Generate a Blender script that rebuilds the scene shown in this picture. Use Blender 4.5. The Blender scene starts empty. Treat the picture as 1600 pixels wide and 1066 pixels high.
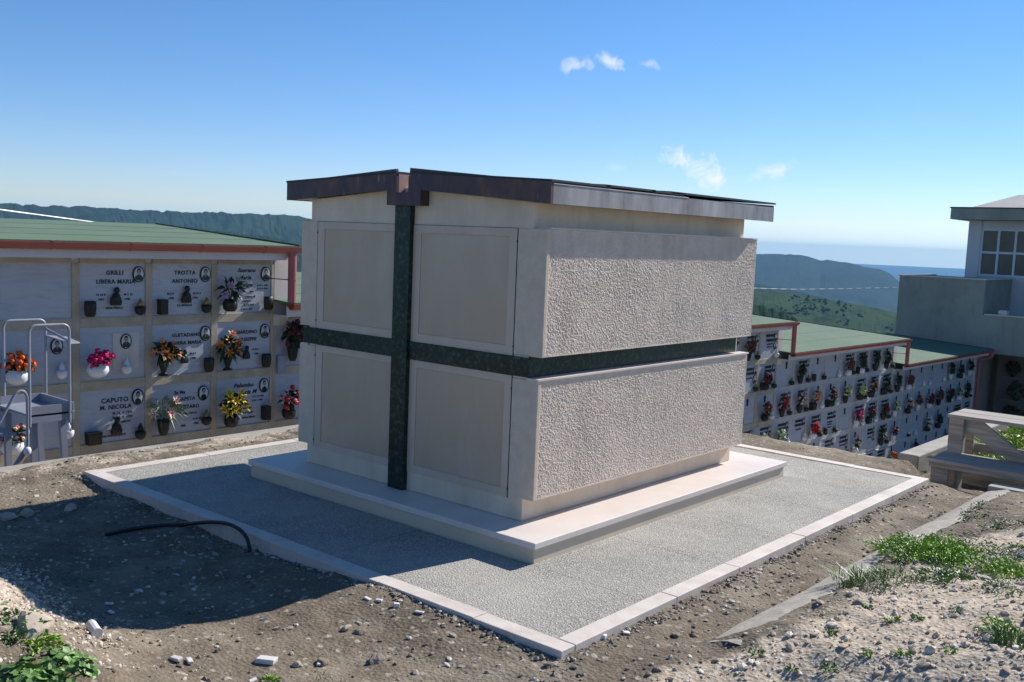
import bpy, math, random
import numpy as np
from mathutils import Vector, Matrix

SC = bpy.context.scene
COL = SC.collection
R = math.radians
random.seed(7)
RNG = np.random.default_rng(7)

# ------------------------------------------------------------------ camera (solved from the photograph)
CP = np.array([2.3381, -3.1463, 1.6625]); FPX = 1567.957
YAW, PITCH, ROLL = .7032, -.1043, .0408
_f = np.array([-math.sin(YAW)*math.cos(PITCH), math.cos(YAW)*math.cos(PITCH), math.sin(PITCH)])
_r = np.array([math.cos(YAW), math.sin(YAW), 0]); _u = np.cross(_r, _f)
CR = _r*math.cos(ROLL)+_u*math.sin(ROLL); CU = -_r*math.sin(ROLL)+_u*math.cos(ROLL); CF = _f
cam = bpy.data.cameras.new('camera'); camo = bpy.data.objects.new('camera', cam); COL.objects.link(camo)
cam.sensor_width = 36; cam.lens = FPX/1600*36; cam.clip_end = 90000; cam.clip_start = .05
camo.matrix_world = Matrix(((CR[0], CU[0], -CF[0], CP[0]), (CR[1], CU[1], -CF[1], CP[1]), (CR[2], CU[2], -CF[2], CP[2]), (0, 0, 0, 1)))
SC.camera = camo

def ray(px, py): return CF+CR*(px-800)/FPX-CU*(py-533)/FPX
def onz(px, py, z):
    v = ray(px, py); return CP+v*(z-CP[2])/v[2]
def ony(px, py, y):
    v = ray(px, py); return CP+v*(y-CP[1])/v[1]

# ------------------------------------------------------------------ numpy noise
def _h(ix, iy, s):
    n = (ix*374761393+iy*668265263+s*982451653) & 0xffffffff
    n = ((n ^ (n >> 13))*1274126177) & 0xffffffff
    return ((n ^ (n >> 16)) & 0xffff)/65535.
def vnoise(x, y, s=0):
    x = np.asarray(x, float); y = np.asarray(y, float)
    xi = np.floor(x).astype(np.int64); yi = np.floor(y).astype(np.int64); fx = x-xi; fy = y-yi
    fx = fx*fx*(3-2*fx); fy = fy*fy*(3-2*fy)
    a = _h(xi, yi, s); b = _h(xi+1, yi, s); c = _h(xi, yi+1, s); d = _h(xi+1, yi+1, s)
    return (a+(b-a)*fx)*(1-fy)+(c+(d-c)*fx)*fy
def fbm(x, y, s=0, o=4):
    t = 0; a = 1; n = 0
    for i in range(o):
        t = t+a*(vnoise(np.asarray(x)*2**i, np.asarray(y)*2**i, s+i)-.5); n += a; a *= .5
    return t/n*2
def sstep(a, b, x):
    t = np.clip((np.asarray(x, float)-a)/(b-a), 0, 1); return t*t*(3-2*t)

# ------------------------------------------------------------------ materials
def nodes(name):
    m = bpy.data.materials.new(name); m.use_nodes = True; nt = m.node_tree
    return m, nt, nt.nodes['Principled BSDF']
def add(nt, t, **kw):
    n = nt.nodes.new(t)
    for k, v in kw.items():
        if k in n.inputs: n.inputs[k].default_value = v
        else: setattr(n, k, v)
    return n
def L(nt, a, b): nt.links.new(a, b)
def c4(c): return (c[0], c[1], c[2], 1)
def ramp(nt, fac, stops):
    n = nt.nodes.new('ShaderNodeValToRGB'); e = n.color_ramp.elements
    while len(e) < len(stops): e.new(.5)
    for q, (p, c) in zip(e, stops): q.position = p; q.color = c4(c)
    L(nt, fac, n.inputs[0]); return n.outputs[0]
def mixc(nt, fac, a, b, mode='MIX'):
    n = nt.nodes.new('ShaderNodeMix'); n.data_type = 'RGBA'; n.blend_type = mode
    for i, v in ((0, fac), (6, a), (7, b)):
        if isinstance(v, (int, float)): n.inputs[i].default_value = v
        elif isinstance(v, tuple): n.inputs[i].default_value = c4(v)
        else: L(nt, v, n.inputs[i])
    return n.outputs[2]
def noise(nt, co, scale, detail=4, rough=.55, dist=0):
    n = add(nt, 'ShaderNodeTexNoise', Scale=scale, Detail=detail, Roughness=rough, Distortion=dist)
    if co is not None: L(nt, co, n.inputs['Vector'])
    return n.outputs['Fac']
def voro(nt, co, scale, feature='F1'):
    n = add(nt, 'ShaderNodeTexVoronoi', Scale=scale); n.feature = feature
    L(nt, co, n.inputs['Vector']); return n
def objco(nt): return nt.nodes.new('ShaderNodeTexCoord').outputs['Object']
def bump(nt, bsdf, h, strength, dist=.01):
    b = add(nt, 'ShaderNodeBump', Strength=strength, Distance=dist); L(nt, h, b.inputs['Height']); L(nt, b.outputs[0], bsdf.inputs['Normal'])
def mapping(nt, co, scale):
    n = nt.nodes.new('ShaderNodeMapping'); n.inputs['Scale'].default_value = scale; L(nt, co, n.inputs['Vector']); return n.outputs[0]

def stone(name, c1, c2, scale=3., rough=.7, speck=0, speck_c=(0, 0, 0), speck_scale=120., bs=0., bscale=80., coat=0, stain_sheen=None, streak=0):
    m, nt, b = nodes(name); co = objco(nt)
    col = ramp(nt, noise(nt, co, scale, 6, .6), [(.3, c1), (.7, c2)])
    if speck:
        col = mixc(nt, ramp(nt, noise(nt, co, speck_scale, 2), [(.5, (0, 0, 0)), (.72, (speck,)*3)]), col, speck_c)
    if stain_sheen:
        st = noise(nt, mapping(nt, co, (1.5, 1.5, .7)), 2.2, 5, .65, .4)
        col = mixc(nt, ramp(nt, st, [(.48, (0, 0, 0)), (.75, (.6,)*3)]), col, stain_sheen)
    if streak:
        sk_ = noise(nt, mapping(nt, co, (3.2, 3.2, .22)), 2.6, 5, .6)
        col = mixc(nt, ramp(nt, sk_, [(.50, (0, 0, 0)), (.70, (streak,)*3)]), col, (.40, .31, .24))
    L(nt, col, b.inputs['Base Color']); b.inputs['Roughness'].default_value = rough
    if 'serpentine' in name: b.inputs['Specular IOR Level'].default_value = .28
    if coat: b.inputs['Coat Weight'].default_value = coat; b.inputs['Coat Roughness'].default_value = .12
    if bs: bump(nt, b, noise(nt, co, bscale, 4, .65), bs, .004)
    return m
def plain(name, c, rough=.6, metal=0, var=.12, scale=8, bs=0, bscale=60):
    m, nt, b = nodes(name); co = objco(nt)
    col = ramp(nt, noise(nt, co, scale, 4), [(.25, tuple(max(0, x*(1-var)) for x in c)), (.75, tuple(min(1, x*(1+var)) for x in c))])
    L(nt, col, b.inputs['Base Color']); b.inputs['Roughness'].default_value = rough; b.inputs['Metallic'].default_value = metal
    if bs: bump(nt, b, noise(nt, co, bscale, 3), bs, .004)
    return m

M = {}
M['limestone'] = stone('cream_limestone', (.64, .52, .385), (.74, .62, .475), 2.2, .62, .25, (.45, .34, .24), 160, .12, 120, stain_sheen=(.50, .39, .28), streak=.22)
M['pillar'] = stone('hammered_limestone', (.57, .455, .345), (.68, .56, .435), 14, .8, .35, (.40, .31, .24), 150, .5, 150)
M['rough'] = stone('rough_pink_limestone', (.61, .495, .40), (.73, .605, .50), 9, .85, .3, (.45, .34, .28), 90, .7, 260, streak=.34)
M['door_border'] = stone('honed_limestone', (.55, .43, .33), (.61, .485, .375), 4, .5, .15, (.45, .35, .27), 200, stain_sheen=(.47, .36, .27), streak=.2)
M['door'] = stone('polished_tan_limestone', (.455, .34, .235), (.51, .39, .28), 1.6, .32, .22, (.36, .27, .19), 240, stain_sheen=(.58, .47, .37), streak=.25)  # pale blotches mix real smudges with reflections put into the colour
M['tread'] = stone('pale_limestone_tread', (.66, .58, .52), (.76, .68, .62), 2.5, .5, .2, (.55, .44, .38), 140, stain_sheen=(.66, .53, .46))
M['plinth'] = stone('limestone_riser', (.60, .49, .355), (.68, .57, .43), 3, .65, .2, (.45, .36, .28), 150, .1, 100)
M['kerb'] = stone('kerb_limestone', (.58, .51, .455), (.72, .645, .58), 3.5, .7, .3, (.46, .40, .36), 110, .2, 120, stain_sheen=(.40, .35, .29), streak=.25)
M['serpentine'] = stone('green_serpentine', (.003, .012, .009), (.010, .026, .019), 14, .34, .8, (.045, .09, .066), 42, coat=0, stain_sheen=(.03, .055, .042))
M['travertine'] = stone('travertine', (.36, .29, .20), (.52, .44, .33), 5, .75, .4, (.30, .23, .15), 60, .25, 90)
M['white_frame'] = stone('pale_render_frame', (.42, .40, .375), (.52, .50, .465), 5, .8, .3, (.45, .43, .39), 60, .2, 60)
M['paint'] = stone('lilac_white_paint', (.62, .58, .58), (.72, .68, .68), 1.5, .8, .15, (.5, .45, .42), 40, .15, 60)
M['endwall'] = stone('pinkish_plaster', (.60, .51, .46), (.68, .60, .55), 2, .85, .2, (.5, .42, .38), 40, .2, 60)
M['concrete'] = stone('weathered_concrete', (.29, .265, .225), (.44, .41, .36), 4, .9, .4, (.2, .175, .14), 50, .6, 60, stain_sheen=(.21, .18, .145))
M['concrete_shell'] = stone('grey_render', (.25, .255, .215), (.33, .335, .28), 1.1, .9, .25, (.26, .28, .26), 14, .2, 30, stain_sheen=(.17, .18, .16), streak=.3)
M['shade_wall'] = stone('shaded_render', (.13, .125, .11), (.19, .18, .16), 1.5, .9, .3, (.09, .085, .075), 14)  # darker render: shade on the lower wall put into its colour
M['tower_plaster'] = stone('lilac_render', (.50, .48, .48), (.58, .56, .56), 1., .9, .2, (.42, .4, .4), 20)
M['tile_top'] = stone('grey_roof_screed', (.42, .40, .37), (.55, .52, .48), .8, .9, .3, (.3, .28, .26), 6)
M['coping'] = stone('pale_coping', (.55, .52, .46), (.66, .62, .56), 4, .8)
M['terracotta'] = plain('terracotta_painted_metal', (.36, .095, .060), .5, 0, .15, 4)
M['pipe_red'] = plain('red_painted_pipe', (.38, .10, .095), .45, 0, .12, 5)
M['bronze'] = plain('dark_bronze', (.035, .032, .026), .45, .6, .3, 30)
M['gold'] = plain('aged_brass', (.33, .21, .07), .4, .8, .3, 40)
M['portrait_white'] = plain('photo_enamel_white', (.55, .56, .58), .25, 0, .08, 20)
M['portrait_dark'] = plain('photo_enamel_dark', (.015, .016, .02), .25, 0, .2, 20)
M['portrait_skin'] = plain('photo_enamel_grey', (.28, .25, .23), .3, 0, .2, 60)
M['letter'] = plain('bronze_letters', (.02, .022, .026), .5, .2, .2, 40)
M['ladder'] = plain('pale_grey_metal_paint', (.27, .285, .34), .45, 0, .12, 6)
M['white_ceramic'] = plain('white_ceramic', (.72, .72, .74), .25, 0, .05, 8)
M['rubber'] = plain('black_rubber_hose', (.012, .012, .013), .5, 0, .3, 30)
M['zinc'] = None
M['leaf'] = plain('dark_green_leaf', (.030, .065, .022), .55, 0, .5, 25)
M['leaf_bright'] = plain('bright_green_leaf', (.22, .38, .022), .5, 0, .4, 9)
M['leaf_mid'] = plain('mid_green_leaf', (.11, .21, .045), .5, 0, .45, 9)
M['leaf_pale'] = plain('pale_green_leaf', (.16, .22, .10), .55, 0, .4, 20)
M['leaf_yellow'] = plain('yellow_green_weed', (.25, .34, .025), .55, 0, .5, 2)
for nm, c in dict(orange=(.75, .14, .015), magenta=(.62, .02, .16), amber=(.80, .25, .03), pink=(.72, .25, .30), cream=(.72, .60, .35), yellow=(.80, .56, .02), red=(.55, .015, .02), white=(.74, .72, .68), palegreen=(.48, .56, .25), salmon=(.66, .30, .20), burgundy=(.10, .012, .02), brown=(.20, .055, .03), lilac=(.4, .3, .5)).items():
    M[nm] = plain(nm+'_petal', c, .55, 0, .25, 35)
M['wire'] = None

def m_marble():
    m, nt, b = nodes('veined_white_marble'); co = objco(nt)
    info = nt.nodes.new('ShaderNodeObjectInfo')
    off = add(nt, 'ShaderNodeVectorMath', operation='ADD'); mu = add(nt, 'ShaderNodeMath', operation='MULTIPLY'); mu.inputs[1].default_value = 40
    L(nt, info.outputs['Random'], mu.inputs[0]); L(nt, co, off.inputs[0]); L(nt, mu.outputs[0], off.inputs[1])
    rot = nt.nodes.new('ShaderNodeMapping'); rot.inputs['Rotation'].default_value = (0, R(32), 0); rot.inputs['Scale'].default_value = (.9, 1, 5); L(nt, off.outputs[0], rot.inputs['Vector'])
    v = noise(nt, rot.outputs[0], 3.2, 7, .6, 1.2)
    col = ramp(nt, v, [(.30, (.36, .375, .42)), (.46, (.43, .445, .485)), (.55, (.465, .48, .515)), (.7, (.40, .415, .455))])
    L(nt, col, b.inputs['Base Color']); b.inputs['Roughness'].default_value = .3
    return m
M['marble'] = m_marble()

def m_copper():
    m, nt, b = nodes('weathered_copper'); co = objco(nt)
    v = noise(nt, mapping(nt, co, (1, 1, .5)), 9, 6, .65)
    col = ramp(nt, v, [(.28, (.040, .034, .050)), (.50, (.085, .052, .056)), (.64, (.14, .070, .058)), (.78, (.20, .10, .08))])
    st = noise(nt, mapping(nt, co, (16, 1, 3.0)), 2.4, 4, .6)
    ms = noise(nt, co, 2.3, 2)
    k = nt.nodes.new('ShaderNodeMath'); k.operation = 'MULTIPLY'
    L(nt, ramp(nt, st, [(.60, (0, 0, 0)), (.68, (1, 1, 1))]), k.inputs[0]); L(nt, ramp(nt, ms, [(.5, (0, 0, 0)), (.62, (.55,)*3)]), k.inputs[1])
    col = mixc(nt, k.outputs[0], col, (.32, .26, .28))
    L(nt, col, b.inputs['Base Color']); b.inputs['Roughness'].default_value = .55; b.inputs['Metallic'].default_value = .25
    return m
M['copper'] = m_copper()
M['copper_sunlit'] = plain('sunlit_copper', (.44, .29, .24), .5, .1, .12, 20)  # paler pink copper: sunlight on the channel walls put into the colour
def m_zinc():
    m, nt, b = nodes('weathered_lead_fascia'); co = objco(nt)
    v = noise(nt, mapping(nt, co, (1, 2.2, .8)), 3, 6, .62, .3)
    col = ramp(nt, v, [(.3, (.20, .19, .19)), (.5, (.32, .305, .30)), (.72, (.46, .44, .43))])
    L(nt, col, b.inputs['Base Color']); b.inputs['Roughness'].default_value = .6; b.inputs['Metallic'].default_value = .15
    return m
M['zinc'] = m_zinc()
M['roof_dark'] = plain('dark_green_roof_sheet', (.018, .032, .030), .6, .2, .3, 6)
def m_felt():
    m, nt, b = nodes('green_mineral_felt'); co = objco(nt)
    col = ramp(nt, noise(nt, co, 1.4, 6, .65), [(.3, (.068, .125, .074)), (.7, (.10, .165, .105))])
    col = mixc(nt, ramp(nt, noise(nt, co, 220, 2), [(.45, (0, 0, 0)), (.75, (.5,)*3)]), col, (.30, .36, .28))
    L(nt, col, b.inputs['Base Color']); b.inputs['Roughness'].default_value = .95
    return m
M['felt'] = m_felt()
M['felt_dark'] = plain('dark_felt_seam', (.04, .065, .05), .95)
def m_wood():
    m, nt, b = nodes('weathered_grey_wood'); co = objco(nt)
    g = noise(nt, mapping(nt, co, (1.2, 22, 22)), 2.2, 6, .6, .6)
    col = ramp(nt, g, [(.3, (.20, .175, .145)), (.55, (.36, .325, .28)), (.75, (.47, .44, .40))])
    L(nt, col, b.inputs['Base Color']); b.inputs['Roughness'].default_value = .85; bump(nt, b, g, .35, .004)
    return m
M['wood'] = m_wood()
def m_paving():
    m, nt, b = nodes('exposed_aggregate_paving'); co = objco(nt)
    v = voro(nt, co, 105)
    tone = nt.nodes.new('ShaderNodeSeparateColor'); L(nt, v.outputs['Color'], tone.inputs[0])
    col = ramp(nt, tone.outputs[0], [(0, (.27, .255, .22)), (.45, (.41, .385, .335)), (.8, (.51, .485, .425)), (1, (.63, .60, .53))])
    edge = ramp(nt, v.outputs['Distance'], [(.30, (0, 0, 0)), (.62, (1, 1, 1))])
    col = mixc(nt, edge, col, (.22, .21, .195))
    patch = noise(nt, co, 1.5, 5, .6)
    col = mixc(nt, ramp(nt, patch, [(.40, (0, 0, 0)), (.72, (.55,)*3)]), col, (.51, .48, .42))
    dk = noise(nt, co, 3.1, 6, .7)
    col = mixc(nt, ramp(nt, dk, [(.50, (0, 0, 0)), (.66, (.42,)*3)]), col, (.23, .22, .20))
    sd = noise(nt, co, .9, 4, .6)
    col = mixc(nt, ramp(nt, sd, [(.52, (0, 0, 0)), (.68, (.38,)*3)]), col, (.46, .415, .35))
    L(nt, col, b.inputs['Base Color']); b.inputs['Roughness'].default_value = .85
    inv = nt.nodes.new('ShaderNodeMath'); inv.operation = 'SUBTRACT'; inv.inputs[0].default_value = 1; L(nt, v.outputs['Distance'], inv.inputs[1])
    bump(nt, b, inv.outputs[0], .7, .006)
    return m
M['paving'] = m_paving()
def m_dirt():
    m, nt, b = nodes('dirt_and_gravel'); co = objco(nt)
    col = ramp(nt, noise(nt, co, 2.2, 8, .68), [(.28, (.085, .063, .041)), (.5, (.148, .115, .077)), (.74, (.235, .19, .132))])
    col = mixc(nt, ramp(nt, noise(nt, co, 75, 3, .7), [(.54, (0, 0, 0)), (.70, (.75,)*3)]), col, (.32, .265, .21))
    col = mixc(nt, ramp(nt, noise(nt, co, 38, 3, .7), [(.56, (0, 0, 0)), (.72, (.8,)*3)]), col, (.10, .078, .060))
    col = mixc(nt, ramp(nt, noise(nt, co, 1.1, 6, .72), [(.46, (0, 0, 0)), (.62, (.62,)*3)]), col, (.275, .228, .168))
    cv = voro(nt, co, 26); cs = nt.nodes.new('ShaderNodeSeparateColor'); L(nt, cv.outputs['Color'], cs.inputs[0])
    cm = nt.nodes.new('ShaderNodeMath'); cm.operation = 'MULTIPLY'; L(nt, ramp(nt, cs.outputs[0], [(.80, (0, 0, 0)), (.86, (.8,)*3)]), cm.inputs[0]); L(nt, ramp(nt, cv.outputs['Distance'], [(.28, (1, 1, 1)), (.42, (0, 0, 0))]), cm.inputs[1])
    col = mixc(nt, cm.outputs[0], col, (.40, .35, .29))
    at = nt.nodes.new('ShaderNodeAttribute'); at.attribute_name = 'gravel'
    v = voro(nt, co, 55); sep = nt.nodes.new('ShaderNodeSeparateColor'); L(nt, v.outputs['Color'], sep.inputs[0])
    gc = ramp(nt, sep.outputs[0], [(0, (.31, .24, .17)), (.5, (.45, .37, .28)), (1, (.60, .52, .42))])
    gc = mixc(nt, ramp(nt, noise(nt, co, 5, 5, .7), [(.35, (0, 0, 0)), (.7, (.7,)*3)]), gc, (.49, .40, .295))
    gm = nt.nodes.new('ShaderNodeMath'); gm.operation = 'MULTIPLY_ADD'; L(nt, noise(nt, co, 6, 5, .7), gm.inputs[0]); gm.inputs[1].default_value = 1.3; gm.inputs[2].default_value = -.65
    ad = nt.nodes.new('ShaderNodeMath'); ad.operation = 'ADD'; L(nt, at.outputs['Fac'], ad.inputs[0]); L(nt, gm.outputs[0], ad.inputs[1])
    col = mixc(nt, ramp(nt, ad.outputs[0], [(.35, (0, 0, 0)), (.6, (1, 1, 1))]), col, gc)
    L(nt, col, b.inputs['Base Color']); b.inputs['Roughness'].default_value = .95
    hs = nt.nodes.new('ShaderNodeMath'); hs.operation = 'ADD'; L(nt, noise(nt, co, 60, 5, .72), hs.inputs[0]); L(nt, v.outputs['Distance'], hs.inputs[1])
    bump(nt, b, hs.outputs[0], .55, .010)
    return m
M['dirt'] = m_dirt()
def m_pebble(name, stops):
    m, nt, b = nodes(name)
    at = nt.nodes.new('ShaderNodeAttribute'); at.attribute_name = 'tone'
    L(nt, ramp(nt, at.outputs['Fac'], stops), b.inputs['Base Color']); b.inputs['Roughness'].default_value = .85
    return m
M['pebble'] = m_pebble('limestone_gravel', [(0, (.31, .235, .165)), (.35, (.47, .38, .285)), (.7, (.60, .51, .41)), (1, (.74, .68, .59))])
M['dirt_pebble'] = m_pebble('dirt_clods', [(0, (.11, .086, .064)), (.45, (.21, .172, .132)), (.8, (.36, .31, .25)), (1, (.62, .57, .50))])
M['stone'] = stone('pale_fieldstone', (.37, .30, .23), (.53, .45, .36), 16, .9, .4, (.25, .2, .16), 60, .5, 60)
M['brown_stone'] = stone('brown_fieldstone', (.20, .15, .115), (.32, .255, .20), 16, .9, .4, (.14, .1, .08), 60, .5, 60)
M['shard'] = stone('white_marble_shard', (.62, .57, .53), (.74, .70, .66), 12, .6)
def m_hill(name, c1, c2, c3, s1, s2):
    m, nt, b = nodes(name); co = objco(nt)
    col = ramp(nt, noise(nt, co, s1, 6, .6), [(.35, c1), (.65, c2)])
    col = mixc(nt, ramp(nt, noise(nt, co, s2, 5, .7), [(.5, (0, 0, 0)), (.64, (1, 1, 1))]), col, c3)
    L(nt, col, b.inputs['Base Color']); b.inputs['Roughness'].default_value = 1; b.inputs['Specular IOR Level'].default_value = 0
    return m
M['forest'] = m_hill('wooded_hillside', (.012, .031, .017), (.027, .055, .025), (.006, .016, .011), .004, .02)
M['mountain'] = m_hill('haze_blue_mountain', (.020, .040, .036), (.032, .052, .042), (.014, .028, .028), .0012, .004)  # bluish base colour carries part of the distance haze
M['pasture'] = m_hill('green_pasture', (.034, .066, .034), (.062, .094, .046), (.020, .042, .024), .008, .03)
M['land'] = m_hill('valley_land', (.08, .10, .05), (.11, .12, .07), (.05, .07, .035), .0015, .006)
def m_sea():
    m, nt, b = nodes('sea_water'); b.inputs['Base Color'].default_value = (.07, .16, .26, 1); b.inputs['Roughness'].default_value = 1; b.inputs['Specular IOR Level'].default_value = 0
    return m
M['sea'] = m_sea()
def m_glass():
    m, nt, b = nodes('dark_window_glass'); co = objco(nt)
    L(nt, ramp(nt, noise(nt, co, 1.5, 3), [(.3, (.022, .030, .026)), (.7, (.055, .065, .055))]), b.inputs['Base Color']); b.inputs['Roughness'].default_value = .12
    b.inputs['Specular IOR Level'].default_value = .35
    return m
M['glass'] = m_glass()
M['win_frame'] = plain('grey_window_paint', (.52, .55, .58), .5)
M['dark'] = plain('near_black_matte', (.02, .02, .022), .8)  # near-black surface for the tomb door gaps and the doorway panel
def m_wire():
    m, nt, b = nodes('twisted_cable'); co = objco(nt)
    w = add(nt, 'ShaderNodeTexWave', Scale=1.2); w.bands_direction = 'DIAGONAL'; L(nt, co, w.inputs['Vector'])
    L(nt, ramp(nt, w.outputs['Fac'], [(.3, (.30, .32, .35)), (.6, (.75, .76, .78))]), b.inputs['Base Color']); b.inputs['Roughness'].default_value = .4
    return m
M['wire'] = m_wire()

# ------------------------------------------------------------------ mesh builder
class MB:
    def __init__(s): s.v = []; s.f = []; s.smooth = False
    def quadpts(s, pts):
        n = len(s.v); s.v += [tuple(p) for p in pts]; s.f.append(tuple(range(n, n+len(pts))))
    def box(s, x0, x1, y0, y1, z0, z1):
        n = len(s.v)
        s.v += [(x0, y0, z0), (x1, y0, z0), (x1, y1, z0), (x0, y1, z0), (x0, y0, z1), (x1, y0, z1), (x1, y1, z1), (x0, y1, z1)]
        s.f += [tuple(n+i for i in q) for q in ((0, 3, 2, 1), (4, 5, 6, 7), (0, 1, 5, 4), (1, 2, 6, 5), (2, 3, 7, 6), (3, 0, 4, 7))]
        return s
    def prism_y(s, poly, y0, y1):            # polygon in (x, z), counter-clockwise seen from -y
        n = len(s.v); k = len(poly)
        s.v += [(x, y0, z) for x, z in poly]+[(x, y1, z) for x, z in poly]
        s.f.append(tuple(n+i for i in range(k))); s.f.append(tuple(n+k+i for i in reversed(range(k))))
        for i in range(k):
            j = (i+1) % k; s.f.append((n+j, n+i, n+k+i, n+k+j))
        return s
    def prism_x(s, poly, x0, x1):            # polygon in (y, z), counter-clockwise seen from +x
        n = len(s.v); k = len(poly)
        s.v += [(x1, y, z) for y, z in poly]+[(x0, y, z) for y, z in poly]
        s.f.append(tuple(n+i for i in range(k))); s.f.append(tuple(n+k+i for i in reversed(range(k))))
        for i in range(k):
            j = (i+1) % k; s.f.append((n+j, n+i, n+k+i, n+k+j))
        return s
    def tube(s, pts, r, n=8, cap=True):
        pts = [Vector(p) for p in pts]; b = len(s.v); up = None
        for i, p in enumerate(pts):
            t = ((pts[min(i+1, len(pts)-1)]-pts[max(i-1, 0)])).normalized()
            if up is None: up = Vector((0, 0, 1)) if abs(t.z) < .9 else Vector((1, 0, 0))
            a = t.cross(up).normalized(); c = a.cross(t).normalized(); up = c
            rr = r[i] if isinstance(r, (list, tuple)) else r
            for k in range(n):
                q = 2*math.pi*k/n; s.v.append(tuple(p+a*math.cos(q)*rr+c*math.sin(q)*rr))
        for i in range(len(pts)-1):
            for k in range(n):
                j = (k+1) % n; s.f.append((b+i*n+k, b+i*n+j, b+(i+1)*n+j, b+(i+1)*n+k))
        if cap:
            s.f.append(tuple(b+k for k in reversed(range(n)))); e = b+(len(pts)-1)*n; s.f.append(tuple(e+k for k in range(n)))
        return s
    def lathe(s, prof, n=12, c=(0, 0, 0), sx=1, sy=1):
        b = len(s.v)
        for r, z in prof:
            for k in range(n):
                q = 2*math.pi*k/n; s.v.append((c[0]+sx*r*math.cos(q), c[1]+sy*r*math.sin(q), c[2]+z))
        for i in range(len(prof)-1):
            for k in range(n):
                j = (k+1) % n; s.f.append((b+i*n+k, b+i*n+j, b+(i+1)*n+j, b+(i+1)*n+k))
        s.f.append(tuple(b+k for k in reversed(range(n)))); e = b+(len(prof)-1)*n; s.f.append(tuple(e+k for k in range(n)))
        return s
    def raw(s, v, f):
        n = len(s.v); s.v += [tuple(p) for p in v]; s.f += [tuple(n+i for i in q) for q in f]; return s
    def oval(s, cx, y, cz, rx, rz, th, n=20):     # flat oval plate facing -y
        b = len(s.v)
        for yy in (y-th, y):
            for k in range(n):
                q = 2*math.pi*k/n; s.v.append((cx+rx*math.cos(q), yy, cz+rz*math.sin(q)))
        s.f.append(tuple(b+k for k in range(n)))
        for k in range(n):
            j = (k+1) % n; s.f.append((b+j, b+k, b+n+k, b+n+j))
        return s

ICO_V = None
def ico():
    global ICO_V
    if ICO_V is None:
        import bmesh
        bm = bmesh.new(); bmesh.ops.create_icosphere(bm, subdivisions=1, radius=1); bm.verts.ensure_lookup_table()
        v1 = np.array([v.co[:] for v in bm.verts]); f1 = [[v.index for v in f.verts] for f in bm.faces]; bm.free()
        bm = bmesh.new(); bmesh.ops.create_icosphere(bm, subdivisions=3, radius=1); bm.verts.ensure_lookup_table()
        v2 = np.array([v.co[:] for v in bm.verts]); f2 = [[v.index for v in f.verts] for f in bm.faces]; bm.free()
        ICO_V = ((v1, f1), (v2, f2))
    return ICO_V

def link(o, parent=None):
    COL.objects.link(o)
    if parent is not None: o.parent = parent
    return o
def obj(name, mb, mat, parent=None, org=None, bevel=0, smooth=False):
    """one mesh object; with org, world-space vertices are made local to that point"""
    me = bpy.data.meshes.new(name)
    v = mb.v
    if org is not None: v = [(a[0]-org[0], a[1]-org[1], a[2]-org[2]) for a in v]
    me.from_pydata(v, [], mb.f); me.validate(); me.update()
    me.materials.append(M[mat] if isinstance(mat, str) else mat)
    if smooth or mb.smooth: me.polygons.foreach_set('use_smooth', [True]*len(me.polygons))
    o = bpy.data.objects.new(name, me); link(o, parent)
    if org is not None and parent is None: o.location = org
    if bevel:
        b = o.modifiers.new('bevel', 'BEVEL'); b.width = bevel; b.segments = 2; b.limit_method = 'ANGLE'; b.angle_limit = R(40); b.harden_normals = False
    return o
def tag(o, label=None, cat=None, group=None, kind=None):
    if label: o['label'] = label
    if cat: o['category'] = cat
    if group: o['group'] = group
    if kind: o['kind'] = kind
    return o
def thing(name, label, cat, loc=(0, 0, 0), rz=0, group=None):
    o = bpy.data.objects.new(name, None); COL.objects.link(o); o.location = loc; o.rotation_euler = (0, 0, rz); o.empty_display_size = .1
    return tag(o, label, cat, group)
def structure(o): o['kind'] = 'structure'; return o
def npmesh(name, V, F, mat, smooth=True, attr=None):
    me = bpy.data.meshes.new(name); V = np.asarray(V, np.float32); F = np.asarray(F, np.int32)
    k = F.shape[1]
    me.vertices.add(len(V)); me.vertices.foreach_set('co', V.ravel())
    me.loops.add(F.size); me.loops.foreach_set('vertex_index', F.ravel())
    me.polygons.add(len(F)); me.polygons.foreach_set('loop_start', np.arange(0, F.size, k, dtype=np.int32)); me.polygons.foreach_set('loop_total', np.full(len(F), k, np.int32))
    me.update(calc_edges=True); me.validate()
    me.polygons.foreach_set('use_smooth', np.full(len(me.polygons), smooth))
    if attr:
        for an, a in attr.items():
            t = me.attributes.new(an, 'FLOAT', 'POINT'); t.data.foreach_set('value', np.asarray(a, np.float32))
    me.materials.append(M[mat]); o = bpy.data.objects.new(name, me); COL.objects.link(o); return o
def gridfaces(nu, nv):
    i = np.arange(nu-1)[:, None]*nv+np.arange(nv-1)[None, :]
    return np.stack([i, i+nv, i+nv+1, i+1], -1).reshape(-1, 4)

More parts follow.
